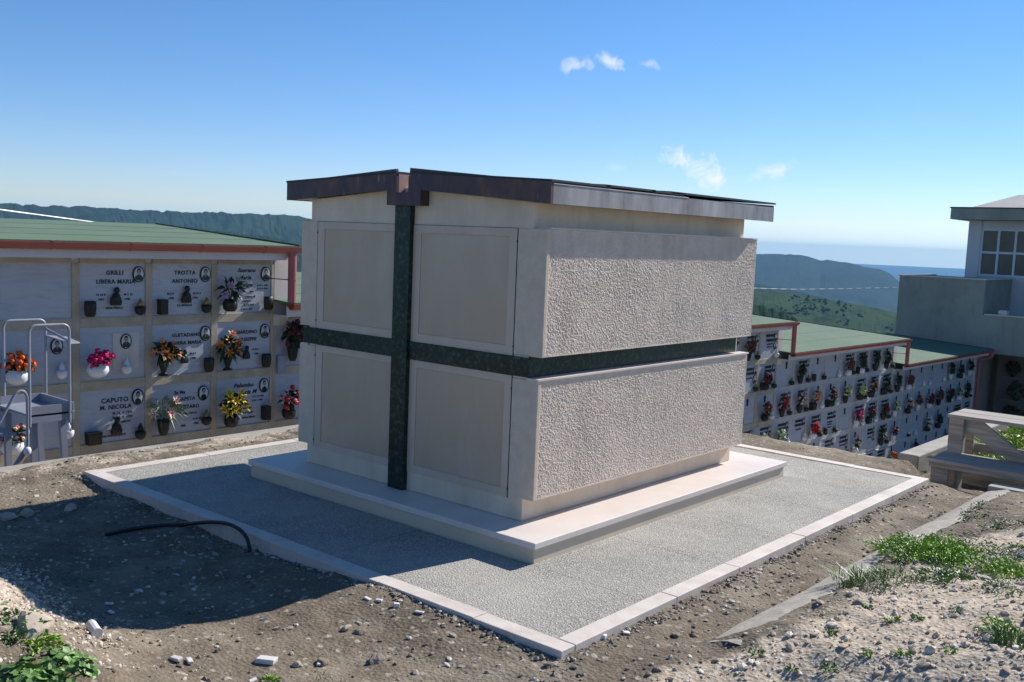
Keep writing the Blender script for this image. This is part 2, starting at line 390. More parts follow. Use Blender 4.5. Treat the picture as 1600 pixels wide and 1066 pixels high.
# ------------------------------------------------------------------ sun, sky, clouds
TS = np.array([.25, 1.37, 1.0]); TS /= np.linalg.norm(TS)          # towards the sun
AZ = math.atan2(TS[0], TS[1]); EL = math.asin(TS[2])
sl = bpy.data.lights.new('sun', 'SUN'); so = bpy.data.objects.new('sun', sl); COL.objects.link(so)
sl.energy = 5.0; sl.angle = R(.53); sl.color = (1, .955, .89)
so.rotation_euler = Vector(-TS).to_track_quat('-Z', 'Y').to_euler(); so.location = (6, 20, 18)
wd = bpy.data.worlds.new('World'); SC.world = wd; wd.use_nodes = True; nt = wd.node_tree
bg = nt.nodes['Background']; bg.inputs['Strength'].default_value = .09
sky = nt.nodes.new('ShaderNodeTexSky'); sky.sky_type = 'NISHITA'; sky.sun_disc = False; sky.sun_elevation = EL; sky.sun_rotation = AZ
sky.altitude = 600; sky.air_density = 1.0; sky.dust_density = 0; sky.ozone_density = 3.5
gen = nt.nodes.new('ShaderNodeTexCoord').outputs['Generated']
sx_ = nt.nodes.new('ShaderNodeSeparateXYZ'); L(nt, gen, sx_.inputs[0]); mz_ = nt.nodes.new('ShaderNodeMath'); mz_.operation = 'MAXIMUM'; L(nt, sx_.outputs[2], mz_.inputs[0]); mz_.inputs[1].default_value = .022
cx_ = nt.nodes.new('ShaderNodeCombineXYZ'); L(nt, sx_.outputs[0], cx_.inputs[0]); L(nt, sx_.outputs[1], cx_.inputs[1]); L(nt, mz_.outputs[0], cx_.inputs[2]); L(nt, cx_.outputs[0], sky.inputs['Vector'])
hs_ = add(nt, 'ShaderNodeHueSaturation', Saturation=1.22, Value=1.0); L(nt, sky.outputs[0], hs_.inputs['Color'])
gz_ = nt.nodes.new('ShaderNodeSeparateXYZ'); L(nt, gen, gz_.inputs[0])
skyc = mixc(nt, 1.0, hs_.outputs[0], ramp(nt, gz_.outputs['Z'], [(0, (.84, .90, 1.18)), (.10, (.88, .93, 1.15)), (.35, (1.04, 1.03, 1.06))]), 'MULTIPLY')
def vdot(v):
    n = add(nt, 'ShaderNodeVectorMath', operation='DOT_PRODUCT'); L(nt, gen, n.inputs[0]); n.inputs[1].default_value = v; return n.outputs['Value']
def mth(op, a, b=None, c=None):
    n = nt.nodes.new('ShaderNodeMath'); n.operation = op
    for i, q in enumerate((a, b, c)):
        if q is None: continue
        if isinstance(q, (int, float)): n.inputs[i].default_value = q
        else: L(nt, q, n.inputs[i])
    return n.outputs[0]
cn = noise(nt, gen, 62, 7, .66, .5); cn2 = noise(nt, gen, 160, 4, .6)
total = None
for px, py, sx, sy, dens, tilt in ((903, 102, 25, 11, .8, .15), (952, 97, 28, 11, .8, -.35), (1013, 100, 20, 7, .55, -.1), (1077, 252, 42, 19, 1.1, -.2), (1113, 279, 33, 18, 1.1, -.2), (1206, 267, 33, 12, .8, .25), (962, 263, 18, 8, .2, 0)):
    d0 = ray(px, py); d0 /= np.linalg.norm(d0)
    e1 = np.cross(d0, (0, 0, 1)); e1 /= np.linalg.norm(e1); e2 = np.cross(e1, d0)
    e1, e2 = e1*math.cos(tilt)-e2*math.sin(tilt)*-1, e2*math.cos(tilt)+e1*math.sin(tilt)*-1
    a = mth('MULTIPLY', vdot(tuple(e1)), FPX/sx); b_ = mth('MULTIPLY', vdot(tuple(e2)), FPX/sy)
    r2 = mth('ADD', mth('MULTIPLY', a, a), mth('MULTIPLY', b_, b_))
    rr = mth('SQRT', r2)
    q = mth('ADD', mth('MULTIPLY_ADD', cn, 3.8, -1.9), mth('SUBTRACT', 1.0, rr))
    front = mth('GREATER_THAN', vdot(tuple(d0)), .9)
    q = mth('MULTIPLY', mth('MULTIPLY', front, dens), mth('SMOOTH_MIN', mth('MAXIMUM', mth('MULTIPLY', q, .75), 0), 1, .2))
    total = q if total is None else mth('MAXIMUM', total, q)
cl = nt.nodes.new('ShaderNodeMix'); cl.data_type = 'RGBA'; L(nt, mth('MULTIPLY', total, .85), cl.inputs[0]); L(nt, skyc, cl.inputs[6])
cl.inputs[7].default_value = (8.6, 8.7, 9.0, 1); L(nt, cl.outputs[2], bg.inputs['Color'])
SC.view_settings.view_transform = 'Standard'; SC.view_settings.look = 'None'; SC.view_settings.gamma = 1; SC.view_settings.exposure = .38
SC.cycles.max_bounces = 6; SC.cycles.volume_bounces = 0; SC.cycles.transparent_max_bounces = 8
SC.cycles.use_denoising = True
#--NEXT--
# ------------------------------------------------------------------ the tomb
O = (-2.0, 1.005, 0)
tomb = thing('family_tomb', 'big pink and cream stone tomb with a dark green stone cross and a copper roof', 'tomb', O)
def tp(name, mb, mat, parent=tomb, bevel=0, label=None):
    o = obj(name, mb, mat, parent, O, bevel)
    if label: o['label'] = label
    return o
def sub(name, mb, mat, parent, bevel=0): return obj(name, mb, mat, parent, O, bevel)
ST = .106
pl = tp('plinth', MB().box(-3.228, -.779, .773, 3.658, -.03, ST-.036), 'plinth', bevel=.003)
# tread of long slabs with fine joints
t = MB()
q0 = [(-3.243, .758), (-.764, .758), (-.764, 3.673), (-3.243, 3.673)]; q1 = [(-2.9, 1.05), (-1.1, 1.05), (-1.1, 3.33), (-2.9, 3.33)]
t.v = [(x, y, z) for z in (ST-.035, ST) for q in (q0, q1) for x, y in q]
for k in range(4):
    j = (k+1) % 4; t.f += [(8+k, 8+j, 12+j, 12+k), (j, k, 4+k, 4+j), (k, j, 8+j, 8+k)]
sub('tread', t, 'tread', pl, .004)
YF = 1.010
core = MB().prism_y([(-2.940, ST+.001), (-1.065, ST+.001), (-1.065, 1.845), (-2.0, 1.925), (-2.940, 1.845)], YF, 3.360)
tp('core_walls', core, 'limestone', bevel=.005)
sk = MB().box(-1.066, -1.0625, YF+.03, 3.357, 1.714, 1.738)       # fine ledge under the eaves
def rough_face(mb, x, sgn, y0, y1, z0, z1, joints, res=.0072, amp=.0062):
    ny = int((y1-y0)/res); nz = int((z1-z0)/res)
    y = np.linspace(y0, y1, ny); z = np.linspace(z0, z1, nz); Y, Z = np.meshgrid(y, z, indexing='ij')
    n = 0
    for q_, (an_, fr_) in enumerate(((.35, 140), (1.05, 160), (1.85, 150), (2.6, 190))):
        n = n+(vnoise((Y*math.cos(an_)+Z*math.sin(an_))*fr_, (Z*math.cos(an_)-Y*math.sin(an_))*fr_, 31+q_)-.5)
    n = n*1.15*(.75+.5*vnoise(Y*5, Z*5, 8))+.22*fbm(Y*12, Z*12, 21, 2)
    edge = np.minimum(np.minimum(Y-y0, y1-Y)/.014, np.minimum(Z-z0, z1-Z)/.012); edge = np.clip(edge, 0, 1)
    g = np.ones_like(Y)
    for j in joints: g = np.minimum(g, np.clip(np.abs(Y-j)/.006, 0, 1))
    D = (n*amp-.001)*edge*g-.0014*(1-g)*edge
    V = np.stack([x+sgn*D, Y, Z], -1).reshape(-1, 3); F = gridfaces(ny, nz)
    if sgn < 0: F = F[:, ::-1]
    mb.raw(V.tolist(), F.tolist())
def block(xin, xout, z0, z1, lab):
    s = 1 if xout > xin else -1
    a, b = (min(xin, xout), max(xin, xout))
    m = MB().box(a+(.012 if s < 0 else 0), b-(.012 if s > 0 else 0), 1.032, 3.386, z0, z1)
    fine = s > 0
    rough_face(m, xout, s, 1.032, 3.386, z0+.001, z1-.001, (1.64, 2.235, 2.83), .0029 if fine else .03, .0016)
    # skirt joining the rough skin to the block
    for p, q in (((1.032, z0+.001), (3.386, z0+.001)), ((3.386, z0+.001), (3.386, z1-.001)), ((3.386, z1-.001), (1.032, z1-.001)), ((1.032, z1-.001), (1.032, z0+.001))):
        m.quadpts([(xout, p[0], p[1]), (xout, q[0], q[1]), (xout-s*.02, q[0], q[1]), (xout-s*.02, p[0], p[1])])
    o = tp('rough_block', m, 'rough')
    # the smooth front corner stone with the door reveal
    x1 = -1.168 if s > 0 else -2.868
    c = MB().box(min(x1, xout+s*.004), max(x1, xout+s*.004), 1.004, 1.034, z0-.001, z1+.001)
    sub('corner_stone', c, 'pillar', o, .004)
    return o
block(-1.075, -.972, 1.022, 1.706, ''); block(-1.075, -.990, .236, .893, '')
block(-2.932, -3.026, 1.022, 1.706, ''); block(-2.932, -3.026, .236, .893, '')
lip = MB().box(-1.0575, -.981, 1.000, 3.390, .8935, .9035)
tp('ledge', lip, 'tread')
tp('ledge', MB().box(-3.024, -2.945, 1.004, 3.388, .8935, .9015), 'tread')
tp('ledge', MB().box(-1.062, -.966, 1.036, 3.388, 1.7065, 1.7135), 'tread')
# doors: border slab with a polished field set into it
for x0, x1, z0, z1, fx0, fx1, fz0, fz1 in ((-1.978, -1.173, 1.014, 1.704, -1.912, -1.226, 1.064, 1.660), (-2.863, -2.108, 1.014, 1.704, -2.797, -2.140, 1.064, 1.660),
                                          (-1.978, -1.173, .222, .904, -1.915, -1.222, .270, .862), (-2.863, -2.108, .222, .904, -2.797, -2.140, .270, .862)):
    b = MB()
    Y0, Y1 = 1.0045, 1.02
    n = 0
    b.box(x0, fx0, Y0, Y1, z0, z1); b.box(fx1, x1, Y0, Y1, z0, z1); b.box(fx0, fx1, Y0, Y1, z0, fz0); b.box(fx0, fx1, Y0, Y1, fz1, z1)
    o = tp('door_slab', b, 'door_border')
    sub('door_field', MB().box(fx0+.001, fx1-.001, Y0+.004, Y1, fz0+.001, fz1-.001), 'door', o, .002)
    sub('door_gap', MB().box(x0-.0018, x0, 1.0043, 1.02, z0, z1+.003).box(x1, x1+.0024, 1.0043, 1.02, z0, z1+.003).box(x0, x1, 1.0043, 1.02, z1, z1+.0022), 'dark', o)
    for zz in (z0+.05, z1-.07): sub('stud', MB().box(x1-.001 if x1 > -2 else x0-.006, x1+.006 if x1 > -2 else x0+.001, 1.001, 1.006, zz-.006, zz+.006), 'bronze', o)
vb = tp('cross_upright', MB().box(-2.1065, -1.975, .972, 1.012, ST+.002, 1.815), 'serpentine', bevel=.0025)
hb = MB().box(-2.980, -2.1075, .990, 1.0125, .908, 1.0125).box(-1.974, -1.044, .990, 1.0125, .908, 1.0125)
tp('cross_arm', hb, 'serpentine', bevel=.002)
tp('side_band', MB().box(-1.066, -1.058, 1.0135, 3.335, .902, 1.021), 'serpentine', bevel=.002)
tp('side_band', MB().box(-2.962, -2.939, 1.0135, 3.335, .902, 1.021), 'serpentine', bevel=.002)
# roof
roof = tp('roof_deck', MB().prism_y([(-3.098, 1.842), (-2.16, 1.915), (-2.09, 1.915), (-2.09, 1.99), (-3.098, 1.938)], .958, 3.468)
          .prism_y([(-1.845, 1.915), (-.909, 1.842), (-.909, 1.936), (-1.93, 1.99), (-1.93, 1.915)], .958, 3.468)
          .prism_y([(-2.16, 1.845), (-1.845, 1.845), (-1.845, 1.9148), (-2.16, 1.9148)], 1.0115, 3.468), 'limestone')
def slope(x): return 1.953+(2.004-1.953)*(abs(x+2.005)-1.1)/(.055-1.1)
for s in (-1, 1):
    m = MB()
    for k, (ya, yb, lift) in enumerate(((.934, 1.46, 0), (1.42, 1.92, .004), (1.88, 2.24, .0015), (2.10, 3.486, .007))):
        xo, xi = -2.005+s*1.108, -2.005+s*.058
        pts = [(xo, slope(xo)-.004), (xi, slope(xi)-.004), (xi, slope(xi)+.008), (xo, slope(xo)+.008)]
        if s > 0: pts = pts[::-1]
        z = [(a, b+lift) for a, b in pts]
        m.prism_y(z, ya, yb)
        # front lip hanging over the side fascia
    sub('roof_sheet', m, 'roof_dark', roof)
# ridge cover behind the open slot
sub('ridge_cap', MB().prism_y([(-2.09, 2.003), (-1.92, 2.003), (-1.92, 2.012), (-2.09, 2.012)], 1.75, 3.48), 'roof_dark', roof)
fl = MB().prism_y([(-3.107, 1.835), (-2.142, 1.9035), (-2.142, 1.815), (-1.857, 1.813), (-1.857, 1.9035), (-.902, 1.835), (-.902, 1.949), (-1.949, 2.031), (-1.952, 1.985), (-1.961, 1.985), (-1.961, 1.890), (-2.061, 1.890), (-2.061, 1.985), (-2.066, 1.985), (-2.069, 2.027), (-3.107, 1.951)], .936, .9565)
fa = tp('front_fascia', fl, 'copper')
sub('gutter_box', MB().box(-2.140, -2.128, .957, 1.0095, 1.8155, 1.903).box(-1.871, -1.859, .957, 1.0095, 1.8155, 1.903).box(-2.128, -1.871, .957, 1.0095, 1.8155, 1.827), 'copper', fa)
sub('ridge_channel', MB().box(-1.959, -1.931, .957, 1.745, 1.8795, 1.995).box(-2.063, -1.959, .957, 1.745, 1.8795, 1.889), 'copper', fa)
sub('channel_side', MB().box(-2.089, -2.0635, .957, 1.745, 1.8795, 1.998), 'copper_sunlit', fa)
sub('channel_end', MB().box(-2.062, -1.960, 1.60, 1.612, 1.8895, 1.996), 'copper_sunlit', fa)
for s in (1, -1):
    x = -2.005+s*1.103; a, b = sorted((x, x-s*.006))
    m = MB()
    for ya, yb in ((.9575, 1.60), (1.602, 2.30), (2.302, 3.474)): m.box(a, b, ya, yb, 1.836, 1.938)
    sf = tp('side_fascia', m, 'zinc')
    sub('fascia_lip', MB().box(a-.003, b+.003, .9575, 2.3, 1.938, 1.9425), 'tread', sf)
tp('back_fascia', MB().prism_y([(-3.1, 1.835), (-2.142, 1.9035), (-1.857, 1.9035), (-.91, 1.835), (-.91, 1.949), (-2.0, 2.02), (-3.1, 1.951)], 3.469, 3.484), 'copper')

# ------------------------------------------------------------------ paving and kerb
pv = MB()
xs = [-3.905, -3.24, -2.42, -1.6, -.78, -.095]; ys = [.095, .755, 1.50, 2.25, 3.0, 3.68, 4.37]
for i in range(len(xs)-1):
    for j in range(len(ys)-1):
        if 1 <= i <= 3 and 1 <= j <= 4: continue
        pv.box(xs[i]+.0013, xs[i+1]-.0013, ys[j]+.0013, ys[j+1]-.0013, -.08, -.007+.0012*((i*7+j*3) % 3-1))
pv.box(-3.3, -.7, .7, 3.72, -.09, -.02)
structure(obj('paving', pv, 'paving'))
kb = MB()
def krow(a, b, fixed, axis):
    p = a; k = 0
    while p < b-.05:
        q = min(p+random.choice((.62, .8, .95, .7)), b)
        if b-q < .3: q = b
        dz = random.uniform(-.002, .002)
        if axis == 'x': kb.box(p+.0009, q-.0009, fixed[0], fixed[1], -.12, dz)
        else: kb.box(fixed[0], fixed[1], p+.0009, q-.0009, -.12, dz)
        p = q
krow(-4.0, 0, (0, .093), 'x'); krow(-4.0, 0, (4.372, 4.463), 'x'); krow(.0935, 4.3715, (-4.0, -3.907), 'y'); krow(.0935, 4.3715, (-.093, 0), 'y')
structure(obj('kerb', kb, 'kerb', bevel=.004))

# ------------------------------------------------------------------ ground heights
def H(x, y):
    x = np.asarray(x, float); y = np.asarray(y, float)
    h = -.062+.030*fbm(x*.9, y*.9, 5, 4)+.016*fbm(x*4, y*4, 15, 3)
    # soil banked against the kerb near the front corner and towards the back edges
    h = h+.038*np.exp(-((y/.30)**2))*sstep(-2.2, -.2, x)*sstep(.5, .1, x)+.022*np.exp(-((x/.2)**2))*sstep(-.2, .3, y)+.05*sstep(-3.6, -4.2, x)*sstep(-1, .3, y)+.012*sstep(4.4, 4.75, y)*sstep(.3, -.3, x)
    # bank at the lower left of the plot
    h = h+.40*sstep(-1.0, -2.05, y)*sstep(-.45, -1.35, x)+.10*sstep(-.5, -1.8, y)
    h = h+.05*fbm(x*2.2, y*2.2, 33, 3)*sstep(-1., -1.5, y)*sstep(-.8, -1.3, x)
    # gravel mound on the right, held by the concrete strip
    mo = (.05+.03*fbm(x*6, y*6, 44, 3)+.17*sstep(.48, 1.7, x)+.05*fbm(x*1.5, y*1.5, 40, 3))*sstep(.34, .56, x+.25*sstep(.9, .2, y)+.07*fbm(x*3, y*3, 47, 3))
    end = sstep(4.62, 4.5, y)
    h = h*(1-.75*sstep(.36, .6, x)*end*sstep(.3, .9, y))+mo*end*sstep(-.2, .9, y)
    # lower ground round the wooden steps and the weedy bank behind
    low = -.215+.012*fbm(x*3, y*3, 18, 3)-.018*np.clip(y-6, 0, 40)
    k = sstep(4.50, 4.68, y)*sstep(-.42, -.2, x)
    h = h*(1-k)+low*k
    return h
def edge_drop(x, y):
    a = sstep(-4.44, -4.52, x)*1.4
    b = sstep(5.22, 5.30, y)*sstep(-.30, -.42, x)*4.5
    c = sstep(14, 17, y)*4.5
    return np.maximum(np.maximum(a, b), c)
def axis(parts):
    out = []
    for a, b, st in parts: out.append(np.arange(a, b, st))
    out.append([parts[-1][1]]); return np.concatenate(out)
gx = axis(((-4.6, -4.40, .02), (-4.40, 2.2, .024), (2.2, 9, .15))); gy = axis(((-6, -2.2, .12), (-2.2, 5.34, .024), (5.34, 8, .06), (8, 17.2, .2)))
GX, GY = np.meshgrid(gx, gy, indexing='ij')
HZ = H(GX, GY)
HZ = HZ+(.006*fbm(GX*14, GY*14, 50, 3)+.0045*fbm(GX*34, GY*34, 60, 2))*np.where((GX > -.02)|(GX < -3.98)|(GY < .02)|(GY > 4.44), 1, 0)
inside = (GX > -3.99)&(GX < -.01)&(GY > .01)&(GY < 4.45)
HZ = np.where(inside, -.10, HZ)
HZ = HZ-edge_drop(GX, GY)
grav = np.clip(sstep(.40, .75, GX+.35*sstep(1.0, .0, GY)-.1)*sstep(4.6, 4.4, GY)*sstep(-.9, .1, GY)*.95-.55*sstep(2.6, 3.3, GY)+.75*sstep(-1.15, -1.6, GY)*sstep(-.9, -1.4, GX)+.45*sstep(-3.95, -4.3, GX)*(GY > -.5), 0, 1)
structure(npmesh('ground', np.stack([GX, GY, HZ], -1).reshape(-1, 3), gridfaces(len(gx), len(gy)), 'dirt', True, {'gravel': grav.ravel()}))
# concrete edging strip and its return
ce = MB()
n0 = [(.325, .60), (.35, 1.5), (.355, 2.6), (.37, 3.6), (.385, 4.56)]
nu, nv = 200, 9
yy = np.linspace(.57, 4.56, nu); xl = np.interp(yy, [q[1] for q in n0], [q[0] for q in n0])+.012*fbm(yy*3, yy*0, 4, 3)
vv = [(0, -.26), (.0, -.05), (.012, -.026), (.05, -.014), (.09, -.004), (.13, .006), (.17, .012), (.21, .008), (.23, -.2)]
VV = []
for y, x in zip(yy, xl):
    for k, (dx, z) in enumerate(vv):
        e = .010*float(fbm(y*9, dx*20+k, 6, 3)) if 0 < k < 8 else 0; VV.append((x+dx*.82+e, y+(.03*float(fbm(dx*30, 0, 8, 2)) if y < .6 else 0), z+e*.9))
ce.raw(VV, [tuple(r) for r in gridfaces(nu, nv).tolist()]); ce.f.append(tuple(range(nv-1, -1, -1)))
ce.box(.397, 3.4, 4.505, 4.66, -.3, -.005+.02)
structure(obj('concrete_edging', ce, 'concrete'))
# concrete lip along the retaining edge on the left and behind
structure(obj('retaining_edge', MB().box(-4.60, -4.40, -6, 5.30, -1.6, -.035).box(-4.40, -.42, 5.235, 5.33, -4.4, -.085), 'concrete', bevel=.02))

# ------------------------------------------------------------------ loose stones, gravel
def scatter(name, pts, sizes, mat, zoff=.25, tone_pow=1.):
    (v1, f1), _ = ico(); n = len(pts); nv = len(v1)
    F = np.array(f1)
    sc = np.stack([sizes*RNG.uniform(.7, 1.3, n), sizes*RNG.uniform(.7, 1.3, n), sizes*RNG.uniform(.35, .8, n)], -1)
    V = v1[None]*RNG.uniform(.72, 1.25, (n, nv, 1))*sc[:, None, :]
    a = RNG.uniform(0, 6.28, n); tl = RNG.uniform(-.5, .5, n)
    x = V[..., 0]*np.cos(a)[:, None]-V[..., 1]*np.sin(a)[:, None]; y = V[..., 0]*np.sin(a)[:, None]+V[..., 1]*np.cos(a)[:, None]
    z = V[..., 2]+x*np.sin(tl)[:, None]
    P = np.stack([x, y, z], -1)+pts[:, None, :]; P[..., 2] += (sc[:, 2]*zoff)[:, None]
    FF = (F[None]+(np.arange(n)*nv)[:, None, None]).reshape(-1, 3)
    tone = np.repeat(RNG.uniform(0, 1, n)**tone_pow, nv)
    o = npmesh(name, P.reshape(-1, 3), FF, mat, False, {'tone': tone}); return o
def place(xy): return np.stack([xy[:, 0], xy[:, 1], H(xy[:, 0], xy[:, 1])-edge_drop(xy[:, 0], xy[:, 1])], -1)
def rnd(n, x0, x1, y0, y1): return np.stack([RNG.uniform(x0, x1, n), RNG.uniform(y0, y1, n)], -1)
# gravel on the right mound
xy = rnd(26000, .36, 2.3, -.7, 4.45); w = sstep(.42, .62, xy[:, 0]+.3*sstep(1, 0, xy[:, 1])-.08)*(1-.93*sstep(2.5, 3.2, xy[:, 1]+.3*fbm(xy[:, 0]*2, xy[:, 1]*2, 70, 2)))*(.35+1.0*sstep(-.1, .4, fbm(xy[:, 0]*1.6, xy[:, 1]*1.6, 71, 3)))
xy = xy[RNG.uniform(0, 1, len(xy)) < w]
tag(scatter('gravel', place(xy), .004+.0085*RNG.uniform(0, 1, len(xy))**2.2+.012*(RNG.uniform(0, 1, len(xy)) > .965), 'pebble'), 'loose pale limestone gravel spread over the mound', 'gravel', kind='stuff')
# gravel on the left bank
xy = rnd(6500, -2.6, -.75, -2.0, -1.05); w = sstep(-1.1, -1.45, xy[:, 1]+.12*(xy[:, 0]+1.5))*sstep(-.75, -1.15, xy[:, 0])
xy = xy[RNG.uniform(0, 1, len(xy)) < w]
tag(scatter('gravel', place(xy), .003+.007*RNG.uniform(0, 1, len(xy))**2, 'pebble'), 'small pale gravel over the bank at the lower left', 'gravel', kind='stuff')
# clods and chips in the dirt
def outside(xy): return ((xy[:, 0] > .008)|(xy[:, 0] < -4.01)|(xy[:, 1] < -.01)|(xy[:, 1] > 4.47))
xy = np.concatenate([rnd(9500, -4.4, .45, -2.0, -.01), rnd(3600, .01, .38, -.6, 4.6), rnd(1500, -4.42, -4.01, -.5, 5.1), rnd(700, -4.2, .2, 4.47, 5.2), rnd(900, -.2, 2.2, 4.7, 6)]); xy = xy[outside(xy)]
w = .25+.9*sstep(-.15, .4, fbm(xy[:, 0]*1.8, xy[:, 1]*1.8, 77, 3)); xy = xy[RNG.uniform(0, 1, len(xy)) < w]
tag(scatter('dirt_rubble', place(xy), .0025+.013*RNG.uniform(0, 1, len(xy))**5.5, 'dirt_pebble', .2, .8), 'small clods and chips lying in the dirt round the paving', 'rubble', kind='stuff')
# fine heap of soil spilling along the outer face of the kerb
xy = np.concatenate([np.stack([RNG.uniform(-4, 0, 1600), -np.abs(RNG.normal(0, .03, 1600))-.006], -1), np.stack([np.abs(RNG.normal(0, .03, 1500))+.006, RNG.uniform(0, 4.4, 1500)], -1)])
tag(scatter('soil_crumbs', place(xy), .003+.010*RNG.uniform(0, 1, len(xy))**3.5, 'dirt_pebble', .25, 1.1), 'dark soil crumbs along the outer face of the kerb', 'soil', kind='stuff')

def rock(name, loc, size, mat, label, cat='stone', group=None, flat=.6, seed=0):
    _, (v2, f2) = ico(); rs = np.random.default_rng(seed)
    k = rs.uniform(-20, 20, 3)
    n = fbm(v2[:, 0]*1.3+k[0]+v2[:, 2]*.7, v2[:, 1]*1.3+k[1]-v2[:, 2]*.9, seed, 3)
    d = 1+.45*n
    for _ in range(5):                     # knock a few flat facets off
        u = rs.normal(size=3); u /= np.linalg.norm(u); dd = v2@u; lim = rs.uniform(.55, .85); d = np.minimum(d, np.where(dd > .05, lim/np.maximum(dd, .05), 9))
    V = v2*d[:, None]*np.array([size*rs.uniform(.8, 1.25), size*rs.uniform(.7, 1.1), size*flat])
    m = MB().raw(V.tolist(), f2)
    o = obj(name, m, mat); o.location = (loc[0], loc[1], loc[2]+size*flat*.35); o.rotation_euler = (rs.uniform(-.2, .2), rs.uniform(-.2, .2), rs.uniform(0, 6.28))
    return tag(o, label, cat, group)
def gz(px, py):
    z = -.1
    for _ in range(8): p = onz(px, py, z); z = float(H(p[0], p[1])-edge_drop(p[0], p[1]))
    return p
big = [((404, 858), .055, 'stone', 'grey stone lying at the black hose end by the kerb'), ((386, 857), .028, 'stone', 'small grey stone beside the larger one at the hose end'),
       ((110, 797), .055, 'stone', 'pale stone in the shade left of the black hose'), ((40, 805), .06, 'stone', 'largest stone of the pile at the left in the shade'),
       ((12, 812), .06, 'stone', 'stone of the shaded pile nearest the frame edge'), ((66, 742), .035, 'stone', 'pale stone on the sunlit dirt by the retaining edge'), ((95, 735), .03, 'stone', 'white stone nearest the paving corner by the retaining edge'),
       ((590, 1035), .045, 'brown_stone', 'brown stone in the sunlit dirt, biggest of the row below the kerb'), ((505, 1037), .036, 'brown_stone', 'brown stone beside the long white shard'), ((465, 1040), .032, 'stone', 'upright pale stone just right of the long white shard'),
       ((541, 983), .03, 'stone', 'pale stone, left one of the pair in mid dirt'), ((563, 990), .034, 'brown_stone', 'brown stone, right one of the pair in mid dirt'), ((560, 975), .02, 'stone', 'little pale stone above the pair in mid dirt'),
       ((860, 1040), .026, 'brown_stone', 'brown stone just below the near kerb corner'), ((838, 1030), .02, 'stone', 'small stone left of the near kerb corner'), ((1085, 993), .026, 'brown_stone', 'dark stone lying beside the end of the concrete edging'), ((1055, 993), .03, 'brown_stone', 'dark brown stone in the strip between kerb and edging'),
       ((1100, 925), .022, 'brown_stone', 'brown stone leaning on the long kerb'), ((1027, 1048), .03, 'brown_stone', 'brick red stone on the dirt left of the edging'), ((1376, 795), .022, 'brown_stone', 'brown stone by the kerb near the shadow of the steps'),
       ((1497, 876), .035, 'stone', 'grey stone among the bright grass on the mound'), ((1440, 870), .03, 'stone', 'pale stone at the foot of the bright grass clump'), ((1340, 945), .03, 'brown_stone', 'brownish stone at the gravel edge below the grass'), ((1330, 930), .03, 'stone', 'pale stone beside the grass on the edging'),
       ((50, 985), .11, 'stone', 'large pale boulder on the bank at lower left'), ((330, 1000), .02, 'brown_stone', 'brown stone on the sunlit edge of the shadow')]
for i, ((px, py), s, mt, lab) in enumerate(big): rock('stone', gz(px, py), s*.8, mt, lab, seed=100+i)
def shard(px, py, l, w, h, lab, rz, mat='shard', grp=None, name='stone_shard'):
    p = gz(px, py); m = MB().prism_y([(-l/2, 0), (l/2*.9, -.002), (l/2, h*.8), (-l/2*.8, h)], -w/2, w/2)
    o = obj(name, m, mat, bevel=.003); o.location = (p[0], p[1], p[2]+.002); o.rotation_euler = (random.uniform(-.12, .12), random.uniform(-.12, .12), rz); return tag(o, lab, 'shard', grp)
shard(416, 1036, .085, .045, .022, 'long white stone shard on the sunlit dirt at the bottom', .5)
shard(275, 1032, .05, .025, .014, 'white shard, left one of the small pair on sunlit dirt', .2); shard(296, 1035, .045, .02, .012, 'white shard, right one of the small pair on sunlit dirt', -.3)
shard(619, 949, .03, .024, .02, 'square white chip upright against the kerb dirt', .9); shard(592, 940, .035, .02, .01, 'flat white chip left of the square one', .4); shard(655, 958, .05, .018, .008, 'flat white chip right of the square one', .3)
shard(574, 937, .04, .02, .008, 'thin white chip farthest left beside the kerb', .1); shard(978, 990, .035, .03, .008, 'flat white chip in the strip under the long kerb', .8); shard(942, 998, .028, .03, .02, 'white chip standing by the long kerb corner', .3)
shard(500, 1040, .03, .015, .008, 'white flake by the brown stone', 1.0); shard(170, 945, .04, .02, .008, 'flat shard, one of two lying in the shade', .6); shard(173, 958, .035, .02, .008, 'flat shard, lower one of two lying in the shade', .2)
for i in range(22):
    x, y = RNG.uniform(-3.9, -.3), RNG.uniform(-1.1, -.12)
    l = RNG.uniform(.010, .026); k = 6; m = MB(); an = np.sort(RNG.uniform(0, 6.28, k)); rr = l*RNG.uniform(.55, 1.2, k); th = l*RNG.uniform(.2, .5)
    m.v = [(r*math.cos(q), .6*r*math.sin(q), 0) for r, q in zip(rr, an)]+[(r*.85*math.cos(q), .5*r*math.sin(q), th) for r, q in zip(rr, an)]
    m.f = [tuple(range(k, 2*k))]+[(j, (j+1) % k, k+(j+1) % k, k+j) for j in range(k)]
    o = obj('stone_chip', m, random.choice(('shard', 'stone', 'stone'))); o.location = (x, y, float(H(x, y))); o.rotation_euler = (RNG.uniform(-.3, .3), RNG.uniform(-.3, .3), RNG.uniform(0, 3))
    tag(o, 'small white stone chip lying loose in the dirt before the kerb', 'stone chip', 'white chips strewn over the dirt')
p = gz(147, 990); m = MB().tube([(-.05, 0, .018), (.05, 0, .018)], [.02, .02], 12)
o = obj('pipe_offcut', m, 'shard', smooth=False); o.location = p; o.rotation_euler = (0, 0, -.25); tag(o, 'short pale grey pipe offcut lying at the edge of the shadow', 'pipe')
